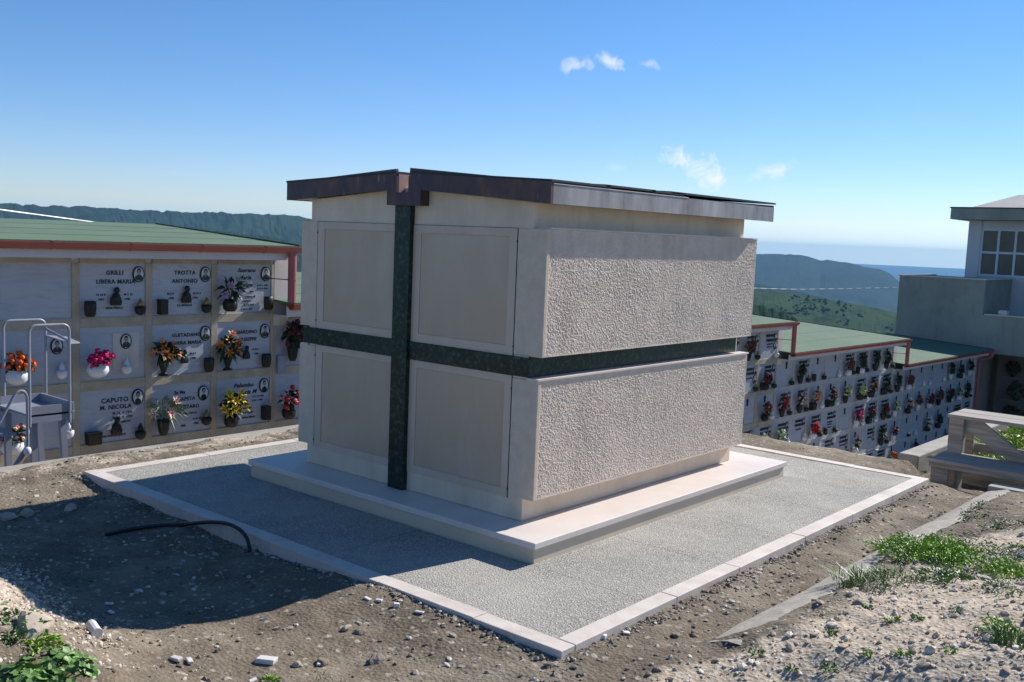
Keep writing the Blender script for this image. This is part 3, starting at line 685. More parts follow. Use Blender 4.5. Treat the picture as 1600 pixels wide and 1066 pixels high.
# black hose
hp = []
for px, py, dz in ((165, 838, .012), (200, 829, .014), (245, 823, .016), (285, 820, .02), (312, 817, .04), (335, 816, .075), (357, 819, .10), (375, 828, .085), (385, 840, .05), (389, 852, .0), (390, 862, -.05)):
    hp.append((px, py, dz))
pts = []
pts = []
for i, (px, py, dz) in enumerate(hp):
    g = onz(px, py, -.075+dz)
    if g[1] > -.05 or i > 4: g = ony(px, py, -.05-.012*max(0, i-7))
    pts.append((g[0], g[1], max(g[2], float(H(g[0], g[1]))+.011) if i < 9 else g[2]))
# smooth the run
def smooth_path(P, n=6):
    P = [Vector(p) for p in P]; out = []
    for i in range(len(P)-1):
        p0, p1, p2, p3 = P[max(i-1, 0)], P[i], P[i+1], P[min(i+2, len(P)-1)]
        for k in range(n):
            t = k/n; out.append(.5*((2*p1)+(p2-p0)*t+(2*p0-5*p1+4*p2-p3)*t*t+(3*p1-p0-3*p2+p3)*t**3))
    out.append(P[-1]); return out
tag(obj('hose', MB().tube(smooth_path(pts), .0105, 10), 'rubber', smooth=True), 'black rubber hose lying on the dirt and bending up beside the kerb', 'hose')
# ------------------------------------------------------------------ burial walls (one lattice of niches, stepping down row by row)
W0 = np.array([-7.013, 3.698]); PHI = 1.534; CP_ = .745; RP = .626; ZT = 1.234
WD = np.array([math.cos(PHI), math.sin(PHI)]); WN = np.array([math.sin(PHI), -math.cos(PHI)])
def wpt(s, off, z): p = W0+WD*s+WN*off; return (p[0], p[1], z)
def text_mb(lines, depth=.003):
    """lines: (text, x, z, height, shear, align) on a plate facing -y"""
    mb = MB()
    for t, x, z, hgt, sh, al in lines:
        cu = bpy.data.curves.new('t', 'FONT'); cu.body = t; cu.size = hgt*1.34; cu.shear = sh; cu.align_x = al; cu.extrude = depth; cu.offset = .0009 if hgt > .03 else .0003; cu.resolution_u = 2; cu.space_character = 1.08
        o = bpy.data.objects.new('t', cu); COL.objects.link(o); dg = bpy.context.evaluated_depsgraph_get(); me = o.evaluated_get(dg).to_mesh()
        v = [(p.co.x+x, -p.co.z-.008, p.co.y+z-hgt/2) for p in me.vertices]; f = [tuple(p.vertices) for p in me.polygons]
        mb.raw(v, f); o.evaluated_get(dg).to_mesh_clear(); bpy.data.objects.remove(o); bpy.data.curves.remove(cu)
    return mb
SHARED = {}
def shared(key, name, fn, mat, parent, loc=(0, 0, 0), smooth=False):
    if key not in SHARED:
        me = obj(name, fn(), mat, None, smooth=smooth); SHARED[key] = me.data; COL.objects.unlink(me); bpy.data.objects.remove(me)
    o = bpy.data.objects.new(name, SHARED[key]); link(o, parent); o.location = loc; return o
def portrait(parent, x, z, k=1., kind=0, wide=1.):
    """enamel oval with a dark rim and a small head-and-shoulders picture"""
    def ring(): return MB().oval(0, -.010, 0, .062*k*wide, .082*k, .010, 24)
    r = shared(('ring', k, wide), 'portrait_rim', ring, 'bronze', parent, (x, 0, z))
    # picture pieces are one mesh with three enamel tones
    key = ('pic', k, kind, wide)
    if key not in SHARED:
        mb = MB().oval(0, -.020, 0, .050*k*wide, .069*k, .003, 24); nf = [len(mb.f)]
        pts = [(-.042, -.030), (-.026, -.012), (-.010, -.004), (.010, -.004), (.026, -.012), (.042, -.030), (.034, -.052), (.018, -.063), (-.018, -.063), (-.034, -.052)]
        if kind == 4: pts = [(a*.8, b-.008) for a, b in pts]
        mb.quadpts([(a*k*wide, -.0245, b*k) for a, b in pts])
        mb.oval(0, -.0242, .030*k, .0215*k, .030*k, .0012, 14); nf.append(len(mb.f))
        mb.oval(0, -.0258, .018*k, .0165*k, .024*k, .0012, 14)
        if kind in (1, 2): mb.quadpts([(-.007*k, -.0255, -.006*k), (.007*k, -.0255, -.006*k), (0, -.0255, -.04*k)])
        nf.append(len(mb.f))
        o = obj('portrait_picture', mb, 'portrait_white'); me = o.data; me.materials.append(M['portrait_dark']); me.materials.append(M['portrait_skin'])
        idx = [0]*nf[0]+[1]*(nf[1]-nf[0])+[2]*(nf[2]-nf[1]); me.polygons.foreach_set('material_index', idx[:len(me.polygons)])
        SHARED[key] = me; COL.objects.unlink(o); bpy.data.objects.remove(o)
    o = bpy.data.objects.new('portrait', SHARED[key]); link(o, parent); o.location = (x, 0, z)
    return o
def lamp(parent, x, z, mat='bronze', tip='gold', k=1.):
    def cup(): return MB().lathe([(.018, 0), (.045, .02), (.055, .055), (.052, .085), (.040, .088)], 14, (0, -.05, 0))
    def flame(): return MB().lathe([(.030, .088), (.032, .105), (.022, .135), (.008, .165), (.002, .17)], 12, (0, -.05, 0))
    a = shared(('cup', mat), 'votive_lamp', cup, mat, parent, (x, -.008, z-.085*k), True); a.scale = (k, k, k)
    b = shared(('flame', tip), 'votive_lamp', flame, tip, parent, (x, -.008, z-.085*k), True); b.scale = (k, k, k)
def figure(parent, x, z, k=1.):
    """small bronze praying figure fixed on the slab"""
    def f():
        m = MB().lathe([(.055, 0), (.062, .03), (.050, .075), (.036, .105), (.020, .118)], 14, (0, -.025, 0), 1, .45)
        m.lathe([(.008, .11), (.024, .125), (.030, .148), (.022, .172), (.006, .18)], 12, (.006, -.03, 0), 1, .8)
        m.lathe([(.006, .0), (.03, .02), (.026, .05), (.006, .075)], 10, (-.03, -.045, .02), 1, .6); return m
    a = shared('figure', 'bronze_figure', f, 'bronze', parent, (x, -.008, z-.09*k), True); a.scale = (k, k, k)
def box_vase(parent, x, z, kind=0, mat='bronze'):
    def f0(): return MB().lathe([(.045, 0), (.062, .02), (.070, .10), (.066, .165), (.058, .168), (.050, .12)], 16, (0, -.06, 0), 1, .7)
    def f1(): return MB().box(-.048, .048, -.10, -.004, 0, .165).box(-.054, .054, -.106, -.002, .165, .172)
    def f2(): return MB().prism_y([(-.075, 0), (.075, 0), (.085, .125), (-.085, .125)], -.11, -.004).box(-.089, .089, -.114, -.002, .125, .135)
    shared(('bv', kind, mat), 'flower_vase', (f0, f1, f2)[kind], mat, parent, (x, -.008, z-.085), kind == 0).scale = (.84, .84, .9)
def marks(parent, seed, dark=True):
    """tiny illegible inscription strokes, far slabs only"""
    key = ('marks', seed)
    def f():
        rs = random.Random(seed); m = MB(); z = .19
        for ln in range(rs.choice((3, 4, 5))):
            big_ = ln < 2; hgt = .052 if big_ else .026; w = rs.uniform(.24, .36) if big_ else rs.uniform(.16, .30); x = .04-w/2
            while x < .04+w/2:
                l = rs.uniform(.014, .035)
                m.box(x, x+l*.45, -.012, -.004, z-hgt/2, z+hgt/2); m.box(x+l*.45, x+l, -.012, -.004, z-hgt/2 if rs.random() < .5 else z+hgt*.15, z+hgt/2 if rs.random() < .5 else z-hgt*.1+.012)
                x += l+.008
            z -= hgt+rs.uniform(.025, .05)
        return m
    shared(key, 'inscription', f, 'letter', parent, (0, -.006, 0))

SECT = [('s1', -8, 0, 0, 4, 'travertine'), ('s2', 0, 8, 1, 4, 'travertine'), ('s3', 8, 16, 2, 4, 'travertine'), ('s4', 16, 24, 3, 5, 'white_frame'), ('s5', 24, 32, 4, 5, 'white_frame')]
SLAB = {}; WALLS = []
LAB = ['uppermost burial wall on the left, behind the metal ladder', 'burial wall just behind the stone tomb, one step below the ladder', 'burial wall at the right edge of the stone tomb with a low red gutter', 'long burial wall in mid right between two red downpipes', 'lowest burial wall, running up to the grey building']
for si, (nm, c0, c1, r0, nr, fm) in enumerate(SECT):
    zt = ZT-RP*r0; s0 = c0*CP_; s1 = c1*CP_; zb = zt-RP*nr-.35; ln = s1-s0
    root = thing('burial_wall', LAB[si], 'burial wall', wpt(s0, 0, 0), PHI, 'burial walls stepping down the slope')
    WALLS.append(root)
    # body with a plastered end; local x runs along the wall, -y faces out, front plane y = 0
    last = si == 4
    obj('wall_body', MB().box(.001, ln-.001 if not last else ln+.44, .004, 2.75, zb, zt+.17), 'paint', root)
    obj('end_pier', MB().box(ln+.0005, ln+.19, -.0195, 2.70, zt-RP*nr-.4 if last else zt-RP-.06, zt+.055), 'endwall', root, bevel=.004)
    fr = MB(); bw = .074
    for c in range(c1-c0+1):
        x = c*CP_; a = x-bw/2; b = x+bw/2
        if c == 0: a = .001
        if c == c1-c0: b = x-.001
        fr.box(a, b, -.019, .0, zb+.2, zt+.0005)
    for r in range(nr+1):
        z = zt-r*RP+.0005
        for c in range(c1-c0):
            fr.box(c*CP_+bw/2+.0006, (c+1)*CP_-bw/2-.0006, -.0185, .0, z, z+.0955 if r else z+.062)
    obj('stone_frame', fr, fm, root, bevel=.003)
    obj('ledge', MB().box(.0, ln, -.045 if si > 2 else -.022, -.0192, zt-RP*(nr-1)-.012, zt-RP*(nr-1)+.012), fm, root)
    # eaves: soffit and fascia board, gutter, roof
    ex = ln+.045 if not last else ln+.46
    xs_ = 0 if si else -.05
    obj('fascia', MB().box(xs_, ex, -.285, -.010, zt+.060, zt+.072).box(xs_, ex, -.285, -.262, zt+.0725, zt+.175).box(ex-.02, ex, -.2615, 2.7, zt+.0725, zt+.172), 'paint', root)
    g = MB(); n = 9; arc = [(-.288-.062+.062*math.cos(math.pi+math.pi*k/n), zt+.205+.066*math.sin(math.pi+math.pi*k/n)) for k in range(n+1)]
    inner = [(-.350+(a+.350)*.93, zt+.205+(b-zt-.205)*.93) for a, b in arc]
    poly = arc+[(arc[-1][0], zt+.212), (inner[-1][0], zt+.212)]+inner[::-1]+[(inner[0][0], zt+.212), (arc[0][0], zt+.212)]
    g.prism_x(poly, xs_-.0, ex+.05); g.quadpts([(ex+.049, a, b) for a, b in arc])
    go = obj('gutter', g, 'terracotta', root)
    k = .35
    while k < ln+.1:
        obj('gutter_bracket', MB().box(k-.012, k+.012, -.3535-.064, -.2865, zt+.213, zt+.220).prism_x([(-.351+.0655*math.cos(math.pi+math.pi*q/6), zt+.205+.0695*math.sin(math.pi+math.pi*q/6)) for q in range(7)], k-.009, k+.009), 'terracotta', go); k += .75
    rf = MB(); y0, z0, y1, z1 = -.36, zt+.222, 2.8, zt+.395; nst = 4
    for i in range(nst):
        a, b = i/nst, (i+1)/nst+.008; za = z0+(z1-z0)*a; zc = z0+(z1-z0)*b
        rf.prism_x([(y0+(y1-y0)*a, za-.02), (y0+(y1-y0)*b, zc-.026), (y0+(y1-y0)*b, zc-.0035), (y0+(y1-y0)*a, za-.0005)], xs_, ex+.03)
    ro = obj('roof', rf, 'felt', root)
    obj('roof_edge', MB().prism_x([(y0, z0-.02), (y1, z1-.026), (y1, z1+.012), (y0, z0+.016)], ex+.0305, ex+.042), 'felt_dark', ro)
    # downpipe at the step
    if not last:
        px_ = ln-.02+.03; yy = -.345
        d = MB().tube([(px_, yy, zt+.15), (px_, yy, zt-RP+.225)], .046, 14)
        dp = obj('downpipe', d, 'pipe_red', root, smooth=False)
        obj('pipe_clip', MB().lathe([(.051, 0), (.051, .02)], 14, (px_, yy, zt-.16)), 'pipe_red', dp); obj('clip_rod', MB().tube([(px_-.02, yy, zt-.15), (px_-.12, -.02, zt-.15)], .006, 6), 'bronze', dp)
    else:
        px_ = ln+.36; dp = obj('downpipe', MB().tube(smooth_path([(px_+.08, -.35, zt+.16), (px_+.07, -.34, zt+.02), (px_-.02, -.20, zt-.06), (px_-.08, -.09, zt-.12), (px_-.09, -.08, zt-.3)], 4)+[Vector((px_-.09, -.08, zt-3.2))], .05, 12), 'pipe_red', root)
    for c in range(c0, c1):
        for r in range(nr):
            x = (c-c0+.5)*CP_; z = zt-r*RP-.265
            ns = bpy.data.objects.new('niche_slab', SHARED.get('slab') or obj('niche_slab', MB().box(-.335, .335, -.006, .004, -.265, .265), 'marble').data)
            if 'slab' not in SHARED:
                tmp = [o for o in COL.objects if o.data is ns.data]
                for o in tmp: bpy.data.objects.remove(o)
                SHARED['slab'] = ns.data
            link(ns, root); ns.location = (x, 0, z); SLAB[(r0+r, c)] = ns
# ---------------- near slabs, as in the photograph
def slab(r, c): return SLAB[(r, c)]
def letters(r, c, lines): obj('lettering', text_mb(lines), 'letter', slab(r, c))
C_ = 'CENTER'
p = slab(0, -3); letters(0, -3, [('GRILLI', .02, .176, .044, 0, C_), ('LIBERA MARIA', .03, .088, .044, 0, C_), ('N 10 8', -.12, -.042, .022, 0, C_), ('M 5 12', .16, -.042, .022, 0, C_), ('1907', -.12, -.088, .022, 0, C_), ('1987', .15, -.088, .022, 0, C_), ('UNA PRECE', .015, -.175, .024, 0, C_)])
portrait(p, .262, .158, 1, 0); figure(p, .020, -.055); box_vase(p, -.25, -.165, 0); lamp(p, .26, -.165)
p = slab(0, -2); letters(0, -2, [('TROTTA', .03, .176, .044, 0, C_), ('ANTONIO', .03, .09, .044, 0, C_), ('N 4 9', -.13, -.042, .022, 0, C_), ('M 24 9', .17, -.042, .022, 0, C_), ('1905', -.12, -.088, .022, 0, C_), ('1983', .15, -.088, .022, 0, C_), ('LA MOGLIE', .03, -.165, .024, 0, C_)])
portrait(p, .262, .158, 1, 1); figure(p, .035, -.048); box_vase(p, -.24, -.165, 1); lamp(p, .255, -.165)
p = slab(0, -1); letters(0, -1, [('Saurano', .02, .205, .048, .35, C_), ('Maria', .0, .125, .048, .35, C_), ('Luigia', .02, .045, .046, .35, C_), ('N 25 4 1908', .225, .035, .018, .2, C_), ('M 18 5 1990', .225, .0, .018, .2, C_), ('nel', .09, -.03, .024, .35, C_), ('amore di', .07, -.085, .024, .35, C_), ('sempre', .03, -.13, .024, .35, C_), ('di Te mai', .05, -.175, .024, .35, C_), ('i tuoi cari', .03, -.22, .024, .35, C_)])
portrait(p, .262, .160, 1, 0); box_vase(p, .275, -.15, 0)
p = slab(1, -3); letters(1, -3, [])if False else None
fr_ = MB().box(-.005, .27, -.013, -.0065, -.16, .20)
o = obj('paper_notice', fr_, 'kerb', slab(1, -3)); portrait(slab(1, -3), .13, .115, .95, 2)
p = slab(1, -2); letters(1, -2, [('GUITADANO', .055, .150, .040, 0, C_), ('LIBERA MARIA', .055, .068, .038, 0, C_), ('N 2 6', -.02, -.05, .02, 0, C_), ('M 5 9', .13, -.05, .02, 0, C_), ('1982', .13, -.1, .022, 0, C_)])
portrait(p, .268, .155, 1, 1); figure(p, .02, -.075, .8); box_vase(p, .29, -.17, 0)
p = slab(1, -1); letters(1, -1, [('GIARDINO', .03, .150, .040, 0, C_), ('GIUSEPPE', .04, .068, .040, 0, C_), ('N 8 3', -.06, -.05, .02, 0, C_), ('M 30 5', .15, -.05, .02, 0, C_), ('1982', .16, -.1, .022, 0, C_)])
portrait(p, .262, .150, 1, 1); figure(p, .02, -.075, .8); box_vase(p, .26, -.17, 0)
p = slab(2, -3); letters(2, -3, [('CAPUTO', .02, .155, .05, 0, C_), ('M. NICOLA', .03, .085, .046, 0, C_), ('N  16  9  1916', .10, .02, .024, 0, C_), ('M  13  9  1995', .10, -.025, .024, 0, C_), ('I      NIPOTI', .10, -.075, .022, 0, C_), ('RICONOSCENTI', .01, -.205, .024, 0, C_)])
portrait(p, .255, .165, 1, 4); figure(p, .025, -.10); box_vase(p, -.22, -.175, 2); lamp(p, .265, -.185, 'bronze', 'bronze')
p = slab(2, -2); letters(2, -2, [('Sa Ma', -.02, .170, .036, 0, C_), ('BAPSTA', .06, .095, .040, 0, C_), ('LAZZARO', .08, .01, .040, 0, C_), ('TERUMPITA', .10, -.065, .022, 0, C_), ('M 20 10', .18, -.13, .02, 0, C_), ('1982', .02, -.19, .022, 0, C_), ('1982', .17, -.18, .022, 0, C_)])
portrait(p, .250, .140, 1, 4); lamp(p, .265, -.12)
p = slab(2, -1); letters(2, -1, [('Palumbo', .0, .185, .050, .35, C_), ('Maria M', .05, .105, .048, .35, C_), ('N 17 10 1922', .19, .045, .018, .1, C_), ('M 21 1 1989', .18, .0, .018, .1, C_), ('La moglie', .03, -.075, .028, .35, C_), ('e il figlio', .06, -.125, .028, .35, C_), ('la ricordano', .05, -.180, .028, .35, C_)])
portrait(p, .262, .160, 1, 4); box_vase(p, .27, -.14, 1)
p = slab(3, -1); letters(3, -1, [('PALENA', .0, .20, .042, 0, C_)]); portrait(p, .16, .19, .95, 4); portrait(p, .28, .19, .95, 4)
p = slab(3, -2); portrait(p, .02, .19, .8, 4)
p = slab(1, 0); portrait(p, .272, .13, .95, 2); p = slab(2, 0); letters(2, 0, [('DE LUCA', .27, .20, .036, 0, C_), ('ANNA', .30, .06, .036, 0, C_)])
# white lamps on the two white-bowl slabs and left column
for r, c, x, z in ((1, -4, .22, -.13), (1, -3, .12, -.13), (2, -4, .28, -.09)): lamp(slab(r, c), x, z, 'white_ceramic', 'white_ceramic', .95)
portrait(slab(1, -4), .19, .10, .95, 2)
obj('junction_box', MB().box(-.05, .05, -.05, -.02, -.1, .1), 'ladder', WALLS[0]).location = (8*CP_+.1, -.0, ZT-RP-.50)
# ---------------- far slabs: inscriptions, ovals, lamps
rs = random.Random(5)
for (r, c), ns in SLAB.items():
    if c < -4 or (c < 0) or (0 <= c < 1): continue
    si = 1 if c < 8 else 2 if c < 16 else 3 if c < 24 else 4
    if si <= 3:
        plainp = rs.random() < .22
        if not plainp:
            marks(ns, rs.randrange(12)); portrait(ns, .255, .15, 1, rs.randrange(3))
            if rs.random() < .3: portrait(ns, .255, -.02, 1, rs.randrange(3))
        else:
            shared('dash', 'crucifix', lambda: MB().box(-.014, .014, -.025, -.005, -.07, .07).box(-.03, .03, -.024, -.006, .015, .04), 'bronze', ns, (rs.uniform(-.05, .1), 0, .17))
        if rs.random() < .7: lamp(ns, .25, -.17, *(('bronze', 'gold') if rs.random() < .6 else ('white_ceramic', 'white_ceramic')))
        if rs.random() < .25: box_vase(ns, -.23, -.165, rs.choice((0, 1)))
    else:
        if rs.random() < .28 and r > 5: marks(ns, rs.randrange(12)); portrait(ns, .255, .15, 1, 1)
        else: shared('dash', 'crucifix', None, 'bronze', ns, (rs.uniform(-.05, .1), 0, .17))
        if rs.random() < .7: lamp(ns, rs.choice((.2, .25, -.1)), -.19, 'white_ceramic' if rs.random() < .8 else 'bronze', 'white_ceramic', .85)

# ------------------------------------------------------------------ bouquets
def rot_to(d):
    d = Vector(d).normalized(); return d.to_track_quat('Z', 'Y').to_matrix()
def leaf_into(mb, base, d, l, w, rs, droop=.3):
    d = Vector(d).normalized(); side = d.cross(Vector((rs.uniform(-1, 1), rs.uniform(-1, 1), rs.uniform(-1, 1)))).normalized(); b = Vector(base); n = side.cross(d)
    n0 = len(mb.v); m1 = b+d*l*.45+side*w+n*w*.3; m2 = b+d*l*.45-side*w+n*w*.3; tip = b+d*l-Vector((0, 0, droop*l)); mid = b+d*l*.5
    mb.v += [tuple(b), tuple(m1), tuple(tip), tuple(m2), tuple(mid-n*w*.1)]; mb.f += [(n0, n0+1, n0+4), (n0+1, n0+2, n0+4), (n0+2, n0+3, n0+4), (n0+3, n0, n0+4)]
def bloom_into(mb, c, d, r, kind, rs):
    m = rot_to(d); c = Vector(c)
    if kind == 'lily':
        for k in range(6):
            a = k*math.pi/3+rs.uniform(-.1, .1); ca, sa = math.cos(a), math.sin(a); w = .42
            P = [(0, 0, -r*.6), (r*.55*ca-w*r*.5*sa, r*.55*sa+w*r*.5*ca, r*.25), (r*1.15*ca, r*1.15*sa, r*.55), (r*.55*ca+w*r*.5*sa, r*.55*sa-w*r*.5*ca, r*.25)]
            mb.raw([tuple(c+m@Vector(q)) for q in P], [(0, 1, 2, 3)])
    elif kind == 'rose':
        (v1, f1), _ = ico(); k = [1+rs.uniform(-.22, .22) for _ in v1]
        mb.raw([tuple(c+m@(Vector(v)*r*.72*q)) for v, q in zip(v1, k)], f1)
        for i in range(7):
            a = i*.9; q = Vector((math.cos(a), math.sin(a), rs.uniform(-.2, .4)))*r*.62; t = Vector((-math.sin(a), math.cos(a), 0))*r*.45; u = Vector((math.cos(a)*.4, math.sin(a)*.4, 1))*r*.42
            mb.raw([tuple(c+m@(q-t)), tuple(c+m@(q+t)), tuple(c+m@(q+t*.6+u)), tuple(c+m@(q-t*.6+u))], [(0, 1, 2, 3)])
    else:      # mum / small daisy cluster of petals
        for i in range(16):
            th = rs.uniform(0, 6.28); ph = math.acos(rs.uniform(0, 1)); q = Vector((math.sin(ph)*math.cos(th), math.sin(ph)*math.sin(th), math.cos(ph)*.8)); t = q.cross(Vector((rs.uniform(-1, 1), rs.uniform(-1, 1), 1))).normalized()*r*.24
            a = q*r*.25; b = q*r
            mb.raw([tuple(c+m@(a-t*.6)), tuple(c+m@(b*.8-t)), tuple(c+m@(b)), tuple(c+m@(b*.8+t)), tuple(c+m@(a+t*.6))], [(0, 1, 2, 3, 4)])
VASES = {'bowl': [(.03, 0), (.075, .02), (.105, .065), (.100, .11), (.078, .13), (.088, .142), (.080, .142), (.07, .12)], 'urn': [(.05, 0), (.052, .012), (.022, .03), (.028, .05), (.045, .11), (.050, .14), (.042, .142)],
         'cone': [(.035, 0), (.052, .05), (.062, .13), (.066, .165), (.058, .166)], 'squat': [(.05, 0), (.075, .03), (.080, .08), (.062, .13), (.055, .132)]}
def bouquet(r, c, x, z, label, vase='cone', vmat='bronze', leafm='leaf', flowers=(('red', 'rose', 7, .045),), size=(.15, .14), nleaf=60, near=False, seed=0, leaf=(.10, .022), lift=.02, group=None):
    """x, z: vase foot on the slab face; size: half width and half height of the spray"""
    rs = random.Random(seed*77+r*13+c); si = [i for i, q in enumerate(SECT) if q[1] <= c < q[2]][0]
    cs = (c+.5)*CP_+x; zz = ZT-r*RP-.265+z
    root = thing('flower_bouquet', label, 'flowers', wpt(cs, .012, zz), PHI, group or 'flowers in vases on the burial walls')
    vp = VASES[vase]; vy = -max(a for a, b in vp)-.002
    obj('vase', MB().lathe(vp, 16 if near else 10, (0, vy, 0)), vmat, root, smooth=True)
    top = vp[-1][1]; size = (size[0]*.92, size[1]*.92); leaf = (leaf[0]*.92, leaf[1]*.92); ctr = Vector((0, vy, top+size[1]+lift-.03))
    lm = MB()
    for i in range(nleaf):
        th = rs.uniform(0, 6.28); q = Vector((math.cos(th)*size[0]*rs.uniform(.1, .95), rs.uniform(-.95, .30)*size[0]*.75, math.sin(th)*size[1]*rs.uniform(.2, 1)))
        b = ctr+q*.62; d = q+Vector((0, -.02, .03)); leaf_into(lm, b, d, leaf[0]*rs.uniform(.6, 1.2), leaf[1]*rs.uniform(.7, 1.3), rs)
    for i in range(7):
        q = ctr+Vector((rs.uniform(-.6, .6)*size[0], rs.uniform(-.4, .2)*size[0], rs.uniform(-.3, .5)*size[1])); lm.tube([(0, vy, top*.8), tuple((Vector((0, vy, top))+q)/2+Vector((0, 0, .02))), tuple(q)], .004, 5)
    obj('leaves', lm, leafm, root)
    for mat, kind, n, rad in flowers:
        mb = MB()
        for i in range(n):
            g = (i+.5)/n; th = i*2.399+seed; rr = math.sqrt(g)
            q = Vector((math.cos(th)*rr*size[0], -(1-rr*rr*.6)*size[0]*.8, math.sin(th)*rr*size[1]+.12*size[1])); q += Vector((rs.uniform(-.02, .02), rs.uniform(-.01, .01), rs.uniform(-.02, .02)))
            if near:
                fm_ = MB(); bloom_into(fm_, (0, 0, 0), q+Vector((0, -.06, .05)), rad*rs.uniform(.85, 1.15), kind, rs); o = obj('flower', fm_, mat, root); o.location = ctr+q
            else: bloom_into(mb, ctr+q, q+Vector((0, -.06, .05)), rad*rs.uniform(.85, 1.15), kind, rs)
        if not near: obj('blossoms', mb, mat, root)
    return root
b1 = bouquet(1, -4, -.22, -.225, 'orange flowers in a white bowl behind the ladder rails', 'bowl', 'white_ceramic', 'leaf', (('orange', 'rose', 17, .034),), (.15, .095), 46, True, 1)
b2 = bouquet(1, -3, -.205, -.215, 'magenta flowers in a white bowl right of the ladder', 'bowl', 'white_ceramic', 'leaf', (('magenta', 'rose', 20, .034),), (.13, .08), 46, True, 2)
bouquet(2, -4, -.27, -.245, 'white and dark red flowers low behind the ladder step', 'bowl', 'white_ceramic', 'leaf', (('cream', 'rose', 8, .028), ('burgundy', 'rose', 8, .03), ('pink', 'rose', 4, .026)), (.16, .08), 46, True, 3)
bouquet(1, -2, -.235, -.255, 'orange lilies in a bronze vase, nearer the ladder', 'urn', 'bronze', 'leaf', (('amber', 'lily', 8, .050),), (.155, .115), 95, True, 4, (.12, .022), .03)
bouquet(1, -1, -.235, -.25, 'orange lilies in a dark vase by the red downpipe', 'urn', 'bronze', 'leaf', (('amber', 'lily', 7, .048), ('palegreen', 'lily', 1, .03)), (.145, .125), 95, True, 6, (.12, .022), .03)
bouquet(2, -2, -.24, -.25, 'pastel pink, yellow and white lilies with long silvery leaves', 'cone', 'bronze', 'leaf_pale', (('pink', 'lily', 3, .05), ('cream', 'lily', 4, .05), ('white', 'lily', 4, .04)), (.20, .13), 60, True, 5, (.17, .014), .03)
bouquet(2, -1, -.20, -.245, 'big bunch of yellow lilies above a dark vase', 'squat', 'bronze', 'leaf', (('yellow', 'lily', 10, .062),), (.18, .13), 110, True, 8, (.11, .025), .04)
bouquet(0, -1, -.23, -.235, 'pink and white flowers with a pale green spray under the red gutter', 'squat', 'bronze', 'leaf', (('pink', 'rose', 2, .035), ('palegreen', 'lily', 3, .05), ('lilac', 'lily', 4, .045)), (.15, .12), 60, True, 9, (.12, .02), .03)
bk = bouquet(1, 0, -.15, -.20, 'dark burgundy and green bunch with a gold ribbon beside the tomb', 'cone', 'bronze', 'leaf', (('burgundy', 'rose', 10, .05), ('brown', 'lily', 3, .05)), (.15, .16), 90, True, 10, (.15, .028), .03)
obj('ribbon', MB().tube(smooth_path([(.10, -.12, .14), (.13, -.14, .06), (.10, -.13, .0), (.08, -.12, -.10)], 4), .012, 5), 'gold', bk)
bouquet(2, 0, -.20, -.235, 'dark red roses with small white sprays beside the tomb', 'squat', 'bronze', 'leaf', (('red', 'rose', 7, .04), ('pink', 'rose', 4, .03), ('white', 'mum', 14, .016)), (.18, .13), 70, True, 11, (.09, .018), .02)
ORD = ['top', 'second', 'third', 'fourth', 'fifth']
NUM = ['first', 'second', 'third', 'fourth', 'fifth', 'sixth', 'seventh', 'eighth']
WNAME = {2: 'wall cut by the tomb', 3: 'mid right wall', 4: 'lowest wall'}
KINDS = {
 'rb': ('red brown', 'leaf', (('brown', 'rose', 14, .045),), (.14, .13)), 'dg': ('dark green leafy', 'leaf', (), (.125, .16)), 'tg': ('tall dark green', 'leaf', (), (.13, .20)),
 'rg': ('red and green', 'leaf', (('red', 'rose', 9, .04), ('cream', 'mum', 3, .03)), (.13, .15)), 'pw': ('pink and white', 'leaf', (('salmon', 'rose', 8, .038), ('white', 'rose', 7, .035)), (.14, .15)),
 'sa': ('salmon', 'leaf', (('salmon', 'rose', 20, .040),), (.14, .15)), 'gr': ('mixed green with one red', 'leaf', (('red', 'rose', 3, .045), ('palegreen', 'rose', 4, .03)), (.13, .16)),
 'py': ('pale yellow', 'leaf', (('palegreen', 'rose', 16, .035), ('cream', 'rose', 14, .034)), (.155, .13)), 'pg': ('pale green', 'leaf', (('palegreen', 'rose', 24, .036),), (.15, .14)),
 'gw': ('green and white', 'leaf_mid', (('white', 'rose', 9, .034), ('palegreen', 'rose', 9, .034)), (.15, .13)), 're': ('bright red', 'leaf', (('red', 'rose', 20, .040),), (.15, .12)),
 'ma': ('magenta', 'leaf', (('magenta', 'mum', 9, .06),), (.15, .12)), 'dr': ('dark red', 'leaf', (('burgundy', 'rose', 10, .045), ('red', 'rose', 5, .03)), (.14, .13)), 'pk': ('dusty pink', 'leaf_mid', (('salmon', 'mum', 12, .04), ('lilac', 'mum', 6, .03)), (.15, .12)),
 'wh': ('white', 'leaf_mid', (('white', 'rose', 20, .038),), (.16, .14)), 'or': ('bright orange', 'leaf_mid', (('orange', 'rose', 14, .042), ('cream', 'rose', 4, .03)), (.14, .13)), 'pe': ('peach and dark green', 'leaf', (('salmon', 'rose', 6, .04),), (.13, .16)), 'pi': ('wine red and green', 'leaf', (('burgundy', 'rose', 6, .04), ('magenta', 'rose', 3, .035)), (.13, .12))}
